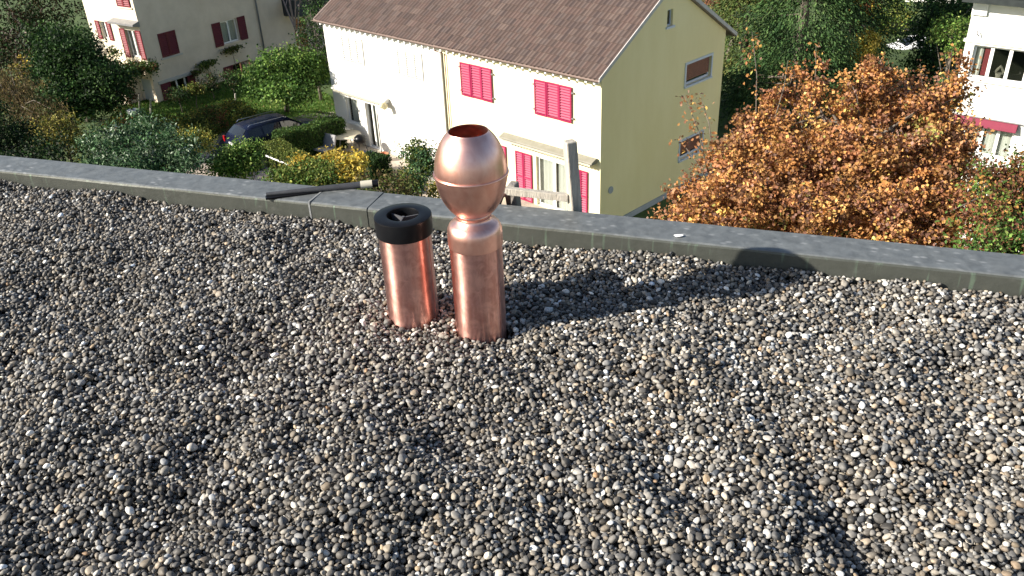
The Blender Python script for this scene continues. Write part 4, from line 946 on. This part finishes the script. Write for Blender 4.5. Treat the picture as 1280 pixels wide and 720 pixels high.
bb = [B(1115, 22, 56, 1.6, 1.3), B(1092, 30, 56, 1.0, 1.3)]
tree('light_tree', 'pale yellow-green tree in front of the distant pale building', 'tree', foot(bb[0]), bb, OL + MG[1:3], [1, 3, 3, 1, 1, 2, 3], 160, 28, .5, .16, trunk_r=.12)
bb = [B(1078, 62, 40, .75, .85), B(1085, 50, 40, .5, .5)]
tree('yellow_tree', 'small bright yellow autumn tree in front of the dark conifer', 'tree', foot(bb[0]), bb, YE, [3, 3, 3, 2, 2], 90, 26, .3, .12, trunk_r=.07, shell=.2)
bb = [B(1068, 18, 41, .45, .5), B(1078, 5, 41, .8, .5)]
tree('yellow_tree', 'russet and yellow autumn twigs high in front of the dark conifer', 'tree', foot(bb[0]), bb, YE[:2] + BR[:3], [4, 2, 3, 3, 2], 60, 22, .32, .12, trunk_r=.06, shell=.2)
bb = [B(915, -6, 50, 2.2, 1.6), B(960, -5, 52, 1.6, 1.3)]
tree('brown_tree', 'brown bare-looking tree behind the gable of the yellow house', 'tree', foot(bb[0]), bb, BR, [3, 4, 2, 4, 1, 1], 170, 28, .5, .14, trunk_r=.15)
bb = [B(1185, 140, 30, .8, 1.6), B(1175, 200, 30, .9, 1.2)]
tree('dark_tree', 'narrow dark shrub between the orange tree and the white house corner', 'shrub', foot(bb[1]), bb, DG + BR[:2], [3, 3, 2, 1, 3, 1, 1], 160, 30, .4, .12, trunk_r=.1)

# left garden; far-left trees and hedge carry their shade in dark leaf colours
bb = [B(92, 92, 40, 1.9, 2.1), B(72, 60, 41, 1.3, 1.5), B(132, 108, 39, 1.1, 1.1), B(90, 122, 39, 1.7, 1.0), B(100, 75, 41, .9, 1.2)]
tree('dark_tree', 'big evergreen tree, leaves coloured dark for shade, left of the beige house', 'tree', at(112, 150, GROUND), bb, DG, [4, 4, 3, 1.2, 4], 760, 40, .5, .15, trunk_r=.2, limbs=30)
bb = [B(60, 12, 50, 2.4, 2.2), B(10, 40, 48, 2.4, 2.2), B(30, 85, 44, 2.2, 1.8)]
tree('brown_tree', 'brownish tree coloured dark for shade at the far top left behind the evergreen', 'tree', foot(bb[1]), bb, [[.03, .02, .01], [.045, .03, .012], [.015, .011, .006], [.024, .028, .010]] + DG[:2], [3, 2, 4, 2, 3, 3], 420, 32, .5, .15, trunk_r=.2)
bb = [B(40, 78, 42, 1.2, .4), B(25, 90, 42, 1.0, .4)]
tree('yellow_tree', 'faded yellow leaves low on the dark trees at the far left', 'shrub', foot(bb[0]), bb, YE[2:3] + BN + YE[:1], [2, 2, 3, 3, 2, 2, 1], 45, 22, .35, .12, trunk_r=.06)
bb = [B(22, 130, 33, 1.3, 1.1), B(48, 155, 32, 1.1, 1.0), B(5, 110, 34, .9, .9)]
tree('brown_shrub', 'straggly brown and olive bush at the left edge of the garden', 'shrub', foot(bb[0]), bb, BN, [4, 4, 3, 4, 2], 260, 36, .4, .13, trunk_r=.08, aspect=.25, limbs=60, shell=.2, droop=-1.2)
bb = [B(72, 165, 29, .8, .7), B(95, 180, 29, .6, .5)]
tree('yellow_shrub', 'small yellow-green shrub above the parapet at the left', 'shrub', foot(bb[0]), bb, [[.22, .20, .04], [.13, .14, .03], [.30, .26, .06], [.10, .08, .03]], [2, 4, 1, 4], 110, 28, .28, .09, trunk_r=.05)
bb = [B(15, 185, 27, 1.3, .7), B(-20, 170, 27, 1.3, 1.1), B(50, 195, 26, 1.0, .4)]
tree('hedge_shrub', 'hedge coloured very dark for shade in the bottom left corner behind the parapet', 'hedge', foot(bb[0]), bb, DG[:2] + DG[4:], [2, 2, 4], 230, 34, .4, .1, trunk_r=.06)
bb = [B(135, 185, 27, 1.0, .75), B(180, 178, 28, 1.2, .9), B(225, 192, 27, .8, .65), B(160, 205, 26, 1.2, .6), B(205, 210, 26, 1.2, .5)]
tree('silver_shrub', 'glossy silver-green leafy bush behind the left part of the parapet', 'shrub', foot(bb[1]), bb, SG, [4, 4, 4, 1.3, 2.5], 420, 34, .32, .13, trunk_r=.08, aspect=.42)
for k, (px_, py_, D_, r_, lab) in enumerate([(150, 160, 39, .6, 'russet and olive vine bush left of the garden stakes'), (205, 160, 41, .75, 'olive vine bush on the row just right of the garden stakes'),
        (236, 154, 42, .75, 'yellowing vine bush in the middle of the garden row'), (260, 147, 43, .7, 'reddish vine bush in the garden row'), (292, 137, 44, .75, 'yellow-green vine bush at the far end of the garden row'), (238, 172, 38, .6, 'olive bush directly left of the dark blue car')]):
    bb = [B(px_, py_, D_, r_ * 1.2, r_ * .75), B(px_ + 14, py_ + 8, D_ - .5, r_, r_ * .6)]
    pal_ = OL + ([[.25, .09, .04], [.18, .07, .03]] if 'red' in lab or 'russet' in lab else [[.36, .30, .05]])
    tree('vine_bush', lab, 'shrub', foot(bb[0]), bb, pal_, [3, 3, 2, 3, 1.5] + [3] * (len(pal_) - 5), 110, 28, .30, .10, trunk_r=.04, group='bushes in the garden row')
bb = [B(145, 118, 43, .9, .7)]
tree('red_shrub', 'dim reddish shrub at the foot of the dark evergreen', 'shrub', foot(bb[0]), bb, [[.14, .04, .02], [.09, .04, .02], [.04, .05, .015]], [3, 3, 2], 60, 26, .35, .12, trunk_r=.04)
bb = [B(358, 92, 41, 1.6, 1.2), B(328, 100, 41, 1.0, .85), B(388, 88, 42, .9, 1.0), B(362, 114, 40, 1.1, .6)]
tree('round_tree', 'round bushy green tree between the beige house and the white wall', 'tree', at(358, 140, GROUND), bb, MG, [4, 4, 2, 3, 1], 520, 40, .42, .14, trunk_r=.12, limbs=26)
bb = [B(392, 60, 46, .9, 2.0), B(398, 20, 48, .8, 1.6)]
tree('dark_tree', 'dark narrow shrub against the left end of the white wall', 'shrub', foot(bb[0]), bb, DG + [[.12, .10, .10]], [3, 3, 3, 2, 3, 2], 160, 30, .4, .12, trunk_r=.08)
rt = tag(empty('bare_tree', at(385, 95, GROUND)), 'bare pinkish-grey twiggy tree beside the corner of the brown roof', 'tree'); mb = MB()
def twig(p, d_, L0, r0, lev):
    e = p + d_ * L0; mb.tube([p, p.lerp(e, .5) + Vector((random.uniform(-1, 1), random.uniform(-1, 1), 0)) * L0 * .05, e], [r0, r0 * .8, r0 * .5], 4, cap=False)
    if lev > 0:
        for _ in range(4 if lev > 1 else 5):
            d2 = (d_ + Vector((random.gauss(0, .5), random.gauss(0, .5), random.gauss(.05, .35)))).normalized(); twig(p.lerp(e, random.uniform(.5, 1)), d2, L0 * random.uniform(.55, .8), r0 * .55, lev - 1)
twig(Vector((0, 0, 0)), Vector((-.1, 0, 1)).normalized(), 4.2, .10, 4)
mb.build('branches', mat('pink_bark', (.26, .19, .17), (.36, .28, .25), .9, scale=4), rt)
bb = [B(300, 200, 28, .75, .5), B(283, 206, 28, .6, .4), B(318, 190, 28.5, .38, .4)]
tree('green_shrub', 'fresh green shrub below the rear of the dark blue car', 'shrub', foot(bb[0]), bb, MG, [3, 4, 3, 2, 2], 200, 32, .28, .10, trunk_r=.06)
bb = [B(392, 215, 26, .7, .3), B(362, 223, 25, .7, .26), B(410, 223, 25, .8, .3)]
tree('green_shrub', 'olive green shrub in front of the clipped hedge', 'shrub', foot(bb[0]), bb, OL + MG[:2], [3, 3, 2, 2, 1, 2, 2], 210, 32, .27, .10, trunk_r=.06)
bb = [B(376, 205, 26.5, .42, .16), B(448, 201, 26, .30, .18), B(434, 210, 25.5, .42, .25), B(416, 199, 27, .45, .14), B(436, 219, 25, .35, .2)]
tree('yellow_shrub', 'bright yellow-gold shrub beside the patio table', 'shrub', foot(bb[2]), bb, YE, [4, 4, 2, 3, .6], 150, 30, .24, .11, trunk_r=.06)
bb = [B(520, 195, 26, .55, .6), B(515, 225, 25, .45, .6), B(530, 205, 26, .5, .7)]
tree('green_shrub', 'grey-green shrub against the sunlit white wall left of the copper ball', 'shrub', foot(bb[0]), bb, SG[:3] + OL[:3], [4, 3, 3, 2, 2, 2], 170, 30, .22, .085, trunk_r=.05, limbs=25, shell=.2)
bb = [B(548, 236, 24, .45, .15)]
tree('yellow_shrub', 'tiny yellow and green plant at the parapet by the copper ball', 'shrub', foot(bb[0]), bb, YE + MG[:2], [2, 2, 2, 1, 2, 3, 3], 40, 20, .16, .08, trunk_r=.02)
bb = [B(465, 235, 23, .9, .35), B(500, 236, 23, .6, .3)]
tree('green_shrub', 'dull brown-green ground shrub under the patio wall', 'shrub', foot(bb[0]), bb, BN + OL[:1], [3, 1, 3, 3, 1, 3], 70, 24, .25, .09, trunk_r=.03)

# clipped hedges
def hedge(name, label, a, b, w, h, n, pal, wts, core=(.03, .04, .015)):
    a = Vector(a); b = Vector(b); L_ = (b - a).length; root = tag(empty(name, a, math.atan2(b.y - a.y, b.x - a.x)), label, 'hedge')
    mb = MB(); mb.box(.08, L_ - .08, -w / 2 + .08, w / 2 - .08, -.1, h - .08); mb.build('inner_branches', mat('hedge_core', core, tuple(c * 1.6 for c in core), .95, scale=12, bump=1), root)
    P = np.stack([rng.random(n) * L_, rng.uniform(-w / 2, w / 2, n), rng.random(n) * h], 1); f_ = rng.random(n)
    P[f_ < .42, 1] = -w / 2; P[(f_ >= .42) & (f_ < .6), 1] = w / 2; P[(f_ >= .6) & (f_ < .88), 2] = h; k = (f_ >= .88); P[k, 0] = np.where(rng.random(k.sum()) < .5, 0, L_)
    P += rng.normal(0, .035, P.shape) + (np.sin(P[:, :1] * 3.1) * .04)
    link(bpy.data.objects.new('foliage', leaf_mesh('foliage', P, .09, colours(pal, wts, n, 1, .2, .15), M_leaf, droop=-.5, flat=.3)), root); return root
p1 = at(352, 190, GROUND); p2 = at(437, 178, GROUND); 
hA = at(345, 172, GROUND + 1.3); hB = at(426, 150, GROUND + 1.3); hC = at(385, 207, GROUND + 1.3)
for v_ in (hA, hB, hC): v_.z = GROUND
hedge('clipped_hedge', 'clipped dark green hedge running from the car to the white wall', hA, hB, .75, 1.45, 9000, MG[:2] + DG[1:4] + OL[:1], [2, 1, 2, 3, 3, 2])
hedge('clipped_hedge', 'clipped olive hedge running towards us beside the paved drive', hA + Vector((-.1, -.5, 0)), hA.lerp(hC, .8), .8, 1.35, 6000, OL, [4, 4, 2, 4, .2])
hD = at(450, 212, GROUND + 1.3); hE = at(470, 203, GROUND + 1.3); hD.z = hE.z = GROUND
hedge('clipped_hedge', 'short deep green clipped hedge beside the beige patio wall', hD, hE + Vector((.2, .3, 0)), 1.1, 1.6, 6000, DG, [3, 4, 3, 1, 3])

# espaliered plants and creeper on the beige house
def wallplant(fac, u, z, w, h, n, label, pal, name='wall_plant'):
    p = fac.p(u, .25, z); M_ = fac.h.matrix_basis; q = M_ @ Vector((p.x, p.y, 0)); root = tag(empty(name, q), label, 'plant')
    P = np.stack([rng.normal(0, w * .45, n), rng.normal(0, .14, n), z + h * .8 - np.abs(rng.normal(0, h * .22, n)) - .25 * np.abs(rng.normal(0, w * .3, n))], 1)
    an = fac.h.rotation_euler.z; ux, uy = (M_.to_3x3() @ fac.u)[:2]
    P2 = np.stack([P[:, 0] * ux - P[:, 1] * uy, P[:, 0] * uy + P[:, 1] * ux, P[:, 2]], 1)
    link(bpy.data.objects.new('foliage', leaf_mesh('foliage', P2, .14, colours(pal, [1] * len(pal), n, 1), M_leaf)), root)
    mb = MB(); mb.tube([(0, 0, 0), (.05, 0, z * .5), (0, 0, z + h * .6)], [.03, .025, .015], 6); mb.build('stem', M_bark, root, smooth=True)
bpy.context.view_layer.update()
wallplant(shade, 3.6, .9, .8, .9, 420, 'spreading plant trained on the beige wall between two basement windows', OL[:3] + MG[:1])
wallplant(shade, 5.6, 1.5, .8, .6, 360, 'tall straggly plant under the window with open dark red shutters', BN[3:] + OL[:2])
wallplant(shade, 2.75, .7, .4, .7, 180, 'thin plant at the right end of the dark red basement window', OL[:2] + BN[:1])
bb = [B(180, 84, 47.0, .8, .28), B(150, 90, 46.6, 1.0, .5), B(142, 66, 47.2, .35, .3), B(125, 84, 46, .7, .6)]
tree('creeper', 'dark green creeper over the terrace at the corner of the beige house', 'creeper', at(165, 128, GROUND), bb, DG[1:4] + OL[:2] + [[.14, .07, .03]], [3, 3, 2, 2, 2, 1.2], 220, 30, .3, .13, trunk_r=.05)
for (px_, py_, D_, lab, w_) in ((222, 118, 46, 'dark low bush in front of the basement window', .6), (262, 104, 48, 'dark bush between the garden pots and the wall', .7), (290, 98, 48, 'dark rounded bush near the second basement window', .7), (243, 112, 46.5, 'olive potted bush by the dark red basement window', .45)):
    bb = [B(px_, py_, D_, w_, w_ * .7)]
    tree('small_bush', lab, 'shrub', foot(bb[0]), bb, (OL if 'olive' in lab else DG) + BN[:1], [2] * 6, 46, 24, .25, .1, trunk_r=.03, group='low bushes along the beige house')

# lawn, grass, drive and paving
lawn = poly((120, 165), (190, 100), (335, 85), (412, 120), (430, 150), (290, 165), (200, 185))
sheet('lawn', [(p.x, p.y) for p in lawn], GROUND + .03, mat('lawn_grass', (.055, .13, .018), (.11, .19, .035), .95, scale=2.2, bump=1.0, bscale=30, detail=9))
P = []; 
lx = [p.x for p in lawn]; ly = [p.y for p in lawn]
def inside(x, y, pg):
    c = False; j = len(pg) - 1
    for i in range(len(pg)):
        if (pg[i].y > y) != (pg[j].y > y) and x < (pg[j].x - pg[i].x) * (y - pg[i].y) / (pg[j].y - pg[i].y) + pg[i].x: c = not c
        j = i
    return c
while len(P) < 26000:
    x = random.uniform(min(lx), max(lx)); y = random.uniform(min(ly), max(ly))
    if inside(x, y, lawn): P.append((x, y, GROUND + .06))
P = np.array(P); up_ = np.tile(np.array([[0, 0, 1.0]]), (len(P), 1))
pl = np.array([[.08, .17, .025], [.12, .22, .04], [.17, .25, .06], [.28, .23, .09]])
gcol = pl[rng.choice(4, len(P), p=[.4, .35, .2, .05])] * (1 + .25 * np.sin(P[:, :1] * .9) * np.cos(P[:, 1:2] * 1.1))
go_ = link(bpy.data.objects.new('grass', leaf_mesh('grass', P, .16, gcol, M_leaf, direction=up_, aspect=.3))); tag(go_, kind='stuff')
dr_ = poly((200, 235), (250, 190), (285, 160), (420, 140), (450, 165), (345, 185), (352, 240))
sheet('driveway', [(p.x, p.y) for p in dr_], GROUND + .045, M_paving)
ca = poly((255, 205), (285, 165), (400, 140), (425, 152), (345, 192), (330, 215)); sheet('parking_bay', [(p.x, p.y) for p in ca], GROUND + .06, M_asphalt)
# patio along the house front
def hw(u, o, z=0): p = Vector((YC.x, YC.y, 0)) + ydir * u - edir * o; return (p.x, p.y)
sheet('patio', [hw(.3, .0), hw(16.4, .0), hw(16.4, 4.2), hw(.3, 3.0)], GROUND + .02, M_stone)
st = at(1060, 92, GROUND); sheet('street', [(10, 44), (60, 40), (60, 62), (10, 62)], GROUND - .86, M_asphalt)
# patio wall with a kinked top
wl = tag(empty('garden_wall', at(520, 232, GROUND)), 'low beige stone garden wall with stepped top beside the grey-green shrub', 'wall'); o_ = Vector(wl.location)
def seg(pa, pb, w, h, name, m_):
    a = at(*pa, GROUND + h); b = at(*pb, GROUND + h); d_ = (b - a); d_.z = 0; n_ = Vector((-d_.y, d_.x, 0)).normalized() * w
    mb = MB(); vs = []
    for p in (a, b):
        for s_ in (-.5, .5):
            for z_ in (-.3, h): q = p + n_ * s_ - o_; vs.append((q.x, q.y, z_))
    mb.add(vs, [(0, 1, 3, 2), (4, 6, 7, 5), (0, 4, 5, 1), (2, 3, 7, 6), (1, 5, 7, 3), (0, 2, 6, 4)]); return mb.build(name, m_, wl, bevel=.02)
seg((470, 214), (497, 206), 1.0, .75, 'coping_slab', M_stone); seg((477, 232), (505, 222), .35, .5, 'step', M_greywood); seg((497, 206), (505, 218), .3, .62, 'coping_slab', M_stone)
seg((505, 205), (555, 238), .3, .5, 'coping_slab', M_stone)

# ------------------------------------------------------------------ patio things
tp = at(432, 168, GROUND + .75); tb = tag(empty('patio_table', (tp.x, tp.y, GROUND)), 'round cream patio table beside the white glazed door', 'table')
mb = MB(); mb.lathe([(.001, .72), (.70, .72), (.72, .735), (.70, .75), (.001, .755)], 40); mb.build('table_top', M_tablecream, tb, smooth=True, auto=40)
for k in range(4):
    t = pi / 4 + pi / 2 * k; mb = MB(); mb.tube([(.5 * cos(t), .5 * sin(t), 0), (.3 * cos(t), .3 * sin(t), .72)], .02, 6); mb.build('leg', M_metalgrey, tb)
pa_ = at(397, 178, GROUND + .7); be = tag(empty('garden_bench', (pa_.x, pa_.y, GROUND), radians(-38)), 'grey cushioned garden bench in front of the clipped hedge', 'bench')
gcl = mat('grey_cushion', (.24, .24, .25), (.30, .30, .31), .9, scale=9)
mb = MB(); mb.box(-.75, .75, -.25, .3, .36, .46); mb.build('seat', gcl, be, bevel=.03)
mb = MB(); mb.box(-.75, .75, 0, .10, .0, .62, Matrix.Translation((0, .28, .44)) @ Matrix.Rotation(radians(-18), 4, 'X')); mb.build('backrest', gcl, be, bevel=.03)
for sx in (-.7, .7):
    for sy in (-.2, .3): mb = MB(); mb.box(sx - .025, sx + .025, sy - .025, sy + .025, 0, .36); mb.build('leg', M_metalgrey, be)
sp_ = at(450, 172, GROUND + .9); gr = tag(empty('kettle_grill', (sp_.x, sp_.y, GROUND)), 'grey kettle grill standing against the white wall beside the glazed door', 'grill')
mb = MB(); mb.lathe([(.001, .60), (.16, .62), (.27, .74), (.29, .82), (.27, .92), (.16, 1.02), (.001, 1.05)], 24); mb.build('bowl', M_black, gr, smooth=True)
for k in range(3): t = 2 * pi * k / 3; mb = MB(); mb.tube([(.35 * cos(t), .35 * sin(t), 0), (.18 * cos(t), .18 * sin(t), .66)], .015, 6); mb.build('leg', M_black, gr)
hp = Vector((*hw(12.42, .55), GROUND)); pm = tag(empty('parasol_pole', hp), 'thin dark pole standing in front of the white wall under the awning end', 'pole'); mb = MB(); mb.tube([(0, 0, 0), (0, 0, 2.15)], .022, 8); mb.build('shaft', M_black, pm)
ap_ = Vector((*hw(12.1, .40), GROUND + 2.55)); mb = MB(); 
vs = [(0.22 * cos(t) * (1 + .2 * sin(5 * t)) , 0.16 * sin(t), -.12 + .1 * cos(3 * t)) for t in np.linspace(0, 2 * pi, 10, endpoint=False)]
vs2 = [(0.10 * cos(t), 0.08 * sin(t), .10) for t in np.linspace(0, 2 * pi, 10, endpoint=False)]
mb.add(vs + vs2, [(i, (i + 1) % 10, 10 + (i + 1) % 10, 10 + i) for i in range(10)] + [tuple(range(10, 20)), tuple(reversed(range(10)))])
o = mb.build('cloth_cover', mat('straw_cloth', (.62, .54, .32), (.72, .64, .42), .9, scale=12, bump=.6), loc=ap_); tag(o, 'straw-coloured cloth bundle hanging at the end of the white awning', 'cloth')
pt = Vector((*hw(12.0, .75), GROUND)); pot = tag(empty('flower_pot', pt), 'terracotta flower pot at the foot of the white wall', 'flower pot')
mb = MB(); mb.lathe([(.001, 0), (.14, 0), (.20, .32), (.22, .32), (.22, .38), (.18, .38), (.17, .3), (.001, .3)], 24); mb.build('pot', M_terracotta, pot, smooth=True, auto=40)
for k, (u_, o_2) in enumerate(((12.9, .8), (12.75, 1.1), (13.1, 1.0))):
    q = Vector((*hw(u_, o_2), GROUND)); sh = tag(empty('watering_can', q, k) if k == 0 else empty('boot', q, k), ['dark blue watering can on the patio near the glazed door', 'dark garden boot nearer the patio wall', 'dark garden boot nearer the glazed door'][k], ['watering can', 'boot', 'boot'][k])
    mb = MB()
    if k == 0: mb.lathe([(.001, 0), (.13, 0), (.12, .28), (.001, .28)], 16); mb.tube([(.1, 0, .08), (.3, 0, .3)], .02, 6); mb.tube([(-.1, 0, .25), (-.2, 0, .2), (-.13, 0, .06)], .012, 6)
    else: mb.lathe([(.06, .0), (.055, .1), (.065, .32), (.05, .32)], 12); mb.box(-.05, .17, -.045, .045, 0, .09)
    mb.build('body', mat('dark_blue_plastic', (.03, .04, .10), (.04, .05, .12), .5, scale=5), sh, smooth=False)
# folded white chair by the shrub near the copper ball
wc_ = at(541, 222, GROUND + .5); ch = tag(empty('garden_chair', (wc_.x, wc_.y, GROUND), radians(20)), 'white plastic garden chair half hidden behind the copper ball', 'chair')
mb = MB(); mb.box(-.26, .26, -.25, .25, .40, .44); mb.build('seat', M_whiteplastic, ch, bevel=.015)
mb = MB(); mb.box(-.26, .26, 0, .03, 0, .5, Matrix.Translation((0, .24, .42)) @ Matrix.Rotation(radians(-15), 4, 'X')); mb.build('backrest', M_whiteplastic, ch, bevel=.01)
for sx in (-.24, .24):
    mb = MB(); mb.tube([(sx, -.24, .0), (sx, -.24, .62), (sx, .2, .66)], .02, 6); mb.build('armrest', M_whiteplastic, ch)
    mb = MB(); mb.tube([(sx, .24, 0), (sx, .24, .42)], .02, 6); mb.build('leg', M_whiteplastic, ch)
# garden stakes
for (px_, py0, py1, lab) in ((188, 158, 124, 'pale upright garden stake, the right one of two near the silver-green bush'), (174, 152, 118, 'brownish upright garden stake left of the pale one'), (294, 128, 117, 'short pale stake at the edge of the lawn near the round tree')):
    a = at(px_, py0, GROUND); hgt = (at(px_, py1, GROUND) - a).length; b = Vector((a.x, a.y, GROUND)); 
    d_ = ray(px_, py1); T = (a.y - 0) / d_.y; top = EYEP + d_ * T; mb = MB(); mb.tube([(0, 0, -.1), (top.x - a.x, 0, top.z - GROUND)], [.05, .045], 8)
    tag(mb.build('garden_stake', M_wood if 'pale' in lab[:6] or 'short' in lab else M_greywood, loc=a), lab, 'stake', 'stakes in the garden')
# railing with white bar
ra_ = at(331, 196, GROUND + 1.0); D0 = ra_.y; rl = tag(empty('garden_railing', (ra_.x, ra_.y, GROUND)), 'black garden railing post with a long white top bar', 'railing')
def rp_(x, y, D_): return deep(x, y, D_) - Vector(rl.location)
Dd = (ra_ - EYEP).dot(camF)
mb = MB(); mb.tube([rp_(331, 194, Dd), rp_(385, 216, Dd - 2.2), rp_(410, 226, Dd - 3.2)], .035, 8); mb.build('top_bar', M_whiteplastic, rl, smooth=True)
for (x_, y_, dd_) in ((333, 195, 0), (345, 202, .6)):
    p = rp_(x_, y_, Dd - dd_); mb = MB(); mb.tube([(p.x, p.y, 0), (p.x, p.y, p.z)], .035, 8); mb.build('post', M_black, rl)
mb = MB()
for k in range(1, 4): a = rp_(333, 195, Dd); b = rp_(345, 202, Dd - .6); mb.tube([(a.x, a.y, a.z * k / 4), (b.x, b.y, b.z * k / 4)], .012, 6)
mb.build('cross_bar', M_black, rl)
# white bits by the beige house
q = at(166, 138, GROUND + .25); mb = MB(); mb.lathe([(.001, 0), (.26, .02), (.30, .28), (.28, .3), (.24, .06), (.001, .05)], 18); tag(mb.build('white_tub', M_whiteplastic, loc=(q.x, q.y, GROUND)), 'white round tub on the grass left of the garden stakes', 'tub')

# ------------------------------------------------------------------ cars
def car(name, label, loc, rz, paint, est=True):
    root = tag(empty(name, loc, rz), label, 'car')
    if est: S = [(0, .42, .60, .62, .80, .78), (.06, .30, .82, .86, .86, .80), (.18, .26, .93, 1.02, .88, .78), (.60, .24, .96, 1.40, .89, .64), (1.0, .24, .96, 1.46, .90, .62), (2.2, .24, .94, 1.48, .90, .62), (2.75, .24, .93, 1.40, .90, .62), (3.5, .24, .90, .96, .89, .72), (4.1, .26, .80, .84, .87, .70), (4.42, .30, .68, .72, .80, .62), (4.5, .40, .52, .54, .70, .5)]
    else: S = [(0, .42, .70, .74, .78, .70), (.08, .30, .90, .94, .84, .72), (.7, .24, .93, .98, .87, .70), (1.25, .24, .93, 1.32, .88, .58), (2.0, .24, .92, 1.38, .88, .56), (2.5, .24, .91, 1.34, .88, .56), (3.3, .24, .88, .93, .87, .70), (4.0, .26, .78, .82, .85, .68), (4.35, .30, .62, .66, .78, .6), (4.42, .4, .5, .52, .7, .5)]
    def ring_(s): x, zb, zl, zr, wb, wr = s; return [(x, 0, zb), (x, -wb * .9, zb), (x, -wb, zb + .14), (x, -wb * 1.02, (zb + zl) / 2 + .05), (x, -wb, zl - .02), (x, -wb * .97, zl), (x, -wr - .01, zr - .05), (x, -wr * .86, zr), (x, -wr * .4, zr + .02), (x, 0, zr + .025)]
    mb = MB(); vs = []; half = [ring_(s) for s in S]; k = len(half[0])
    for h in half: vs += h + [(x, -y, z) for (x, y, z) in reversed(h[1:-1])]
    n_ = 2 * k - 2
    fs = [(i * n_ + j, i * n_ + (j + 1) % n_, (i + 1) * n_ + (j + 1) % n_, (i + 1) * n_ + j) for i in range(len(S) - 1) for j in range(n_)]
    fs += [tuple(reversed(range(n_))), tuple((len(S) - 1) * n_ + j for j in range(n_))]; mb.add(vs, fs)
    b_ = mb.build('body', paint, root, smooth=True, auto=38)
    def lerpS(x):
        for a, c in zip(S[:-1], S[1:]):
            if a[0] <= x <= c[0]: t = (x - a[0]) / (c[0] - a[0]); return [a[i] + (c[i] - a[i]) * t for i in range(6)]
    def sidep(x, f, sgn, o=.012):
        s = lerpS(x); y0_, z0_ = s[4] * .97, s[2]; y1_, z1_ = s[5] + .01, s[3] - .05; return (x, sgn * (y0_ + (y1_ - y0_) * f + o), z0_ + (z1_ - z0_) * f + .004)
    for sgn in (-1, 1):
        wins = ([(.62, 1.25), (1.33, 2.2), (2.28, 3.2)] if est else [(1.3, 2.1), (2.16, 2.95)])
        for (a, c) in wins:
            mb = MB(); m_ = 4; vs = []
            for i in range(m_ + 1):
                x = a + (c - a) * i / m_
                for f in (.10, .88): vs.append(sidep(x, f, sgn))
            mb.add(vs, [(2 * i, 2 * i + 2, 2 * i + 3, 2 * i + 1) for i in range(m_)]); mb.build('side_window', M_darkglass, root)
        mb = MB(); s = lerpS(2.9 if est else 2.7); mb.box(-.1, .1, -.06, .06, -.05, .05, Matrix.Translation((3.0 if est else 2.8, sgn * (s[4] + .10), .98))); mb.build('wing_mirror', paint, root, bevel=.02)
        mb = MB(); y_ = sgn * (.76); mb.box(-.02, .05, y_ - .09, y_ + .06, .66, .92, None); mb.build('tail_light', M_lamp_red, root)
        mb = MB(); mb.box(4.32, 4.44, sgn * .52, sgn * .72, .56, .68); mb.build('headlight', M_plate, root)
        if est:
            mb = MB(); mb.tube([(.7, sgn * .58, 1.46), (.8, sgn * .58, 1.53), (2.5, sgn * .58, 1.53), (2.65, sgn * .58, 1.47)], .018, 6); mb.build('roof_rail', M_rim, root)
    for (x0_, x1_, nm) in (((.22, .56, 'rear_window') if est else (.75, 1.2, 'rear_window')), ((2.82, 3.42, 'windscreen') if est else (2.58, 3.22, 'windscreen'))):
        mb = MB(); vs = []
        for x in (x0_, x1_):
            s = lerpS(x)
            for yy in (-1, -.5, 0, .5, 1): vs.append((x, yy * (s[5] * .93), s[3] + .022 - .03 * abs(yy) ** 3 + .012))
        mb.add(vs, [(i, i + 1, 6 + i, 5 + i) for i in range(4)]); mb.build(nm, M_darkglass, root)
    for x in (.85, 3.6):
        for sgn in (-1, 1):
            w_ = MB(); Mx_ = Matrix.Translation((x, sgn * .80, .32)) @ Matrix.Rotation(pi / 2, 4, 'X')
            prof = [(.20, -.10), (.30, -.10), (.32, -.08), (.32, .08), (.30, .10), (.20, .10)]; t_ = MB(); t_.lathe(prof, 28, closed=True); w_.add([Mx_ @ Vector(v_) for v_ in t_.v], t_.f); wo = w_.build('wheel', M_tyre, root, smooth=True, auto=30)
            t_ = MB(); t_.lathe([(.001, .05 * -sgn * -1), (.05, .06), (.19, .04), (.205, .09), (.205, -.09), (.001, -.08)], 24); w_ = MB(); w_.add([Mx_ @ Vector(v_) for v_ in t_.v], t_.f); w_.build('rim', M_rim, wo, smooth=True, auto=30)
    mb = MB(); mb.box(-.012, .0 - .002 + .06, -.26, .26, .62, .74); mb.build('number_plate', M_plate, root)
    mb = MB(); mb.box(-.05, .12, -.78, .78, .32, .52); mb.build('bumper', paint, root, bevel=.04)
    return root
r0 = at(297, 195, GROUND); car('parked_car', 'dark blue estate car parked beside the clipped hedge', (-12.8, 38.05, GROUND + .066), radians(40), M_carblue)
r1 = at(1101, 76, GROUND - .85); car('parked_car', 'white car far away between the dark trees at the top right', (r1.x + 4.35, r1.y + .46, GROUND - .855), radians(186), M_carwhite, est=False)
# plank fence behind the white car
fp = at(1090, 72, GROUND - .85); fn = tag(empty('plank_fence', (fp.x, fp.y + 2.5, GROUND - .9), radians(4)), 'grey wooden plank fence behind the distant white car', 'fence'); pm_ = None
for k in range(26):
    if pm_ is None: t_ = MB(); t_.box(0, .17, 0, .025, 0, 1.6); pm_ = t_.mesh('plank', M_greywood)
    o = link(bpy.data.objects.new('plank', pm_), fn); o.location = (k * .19, random.uniform(-.005, .005), random.uniform(-.03, .03))
mb = MB(); mb.box(0, 5, .03, .07, .3, .4); mb.box(0, 5, .03, .07, 1.2, 1.3); mb.build('rail', M_greywood, fn)
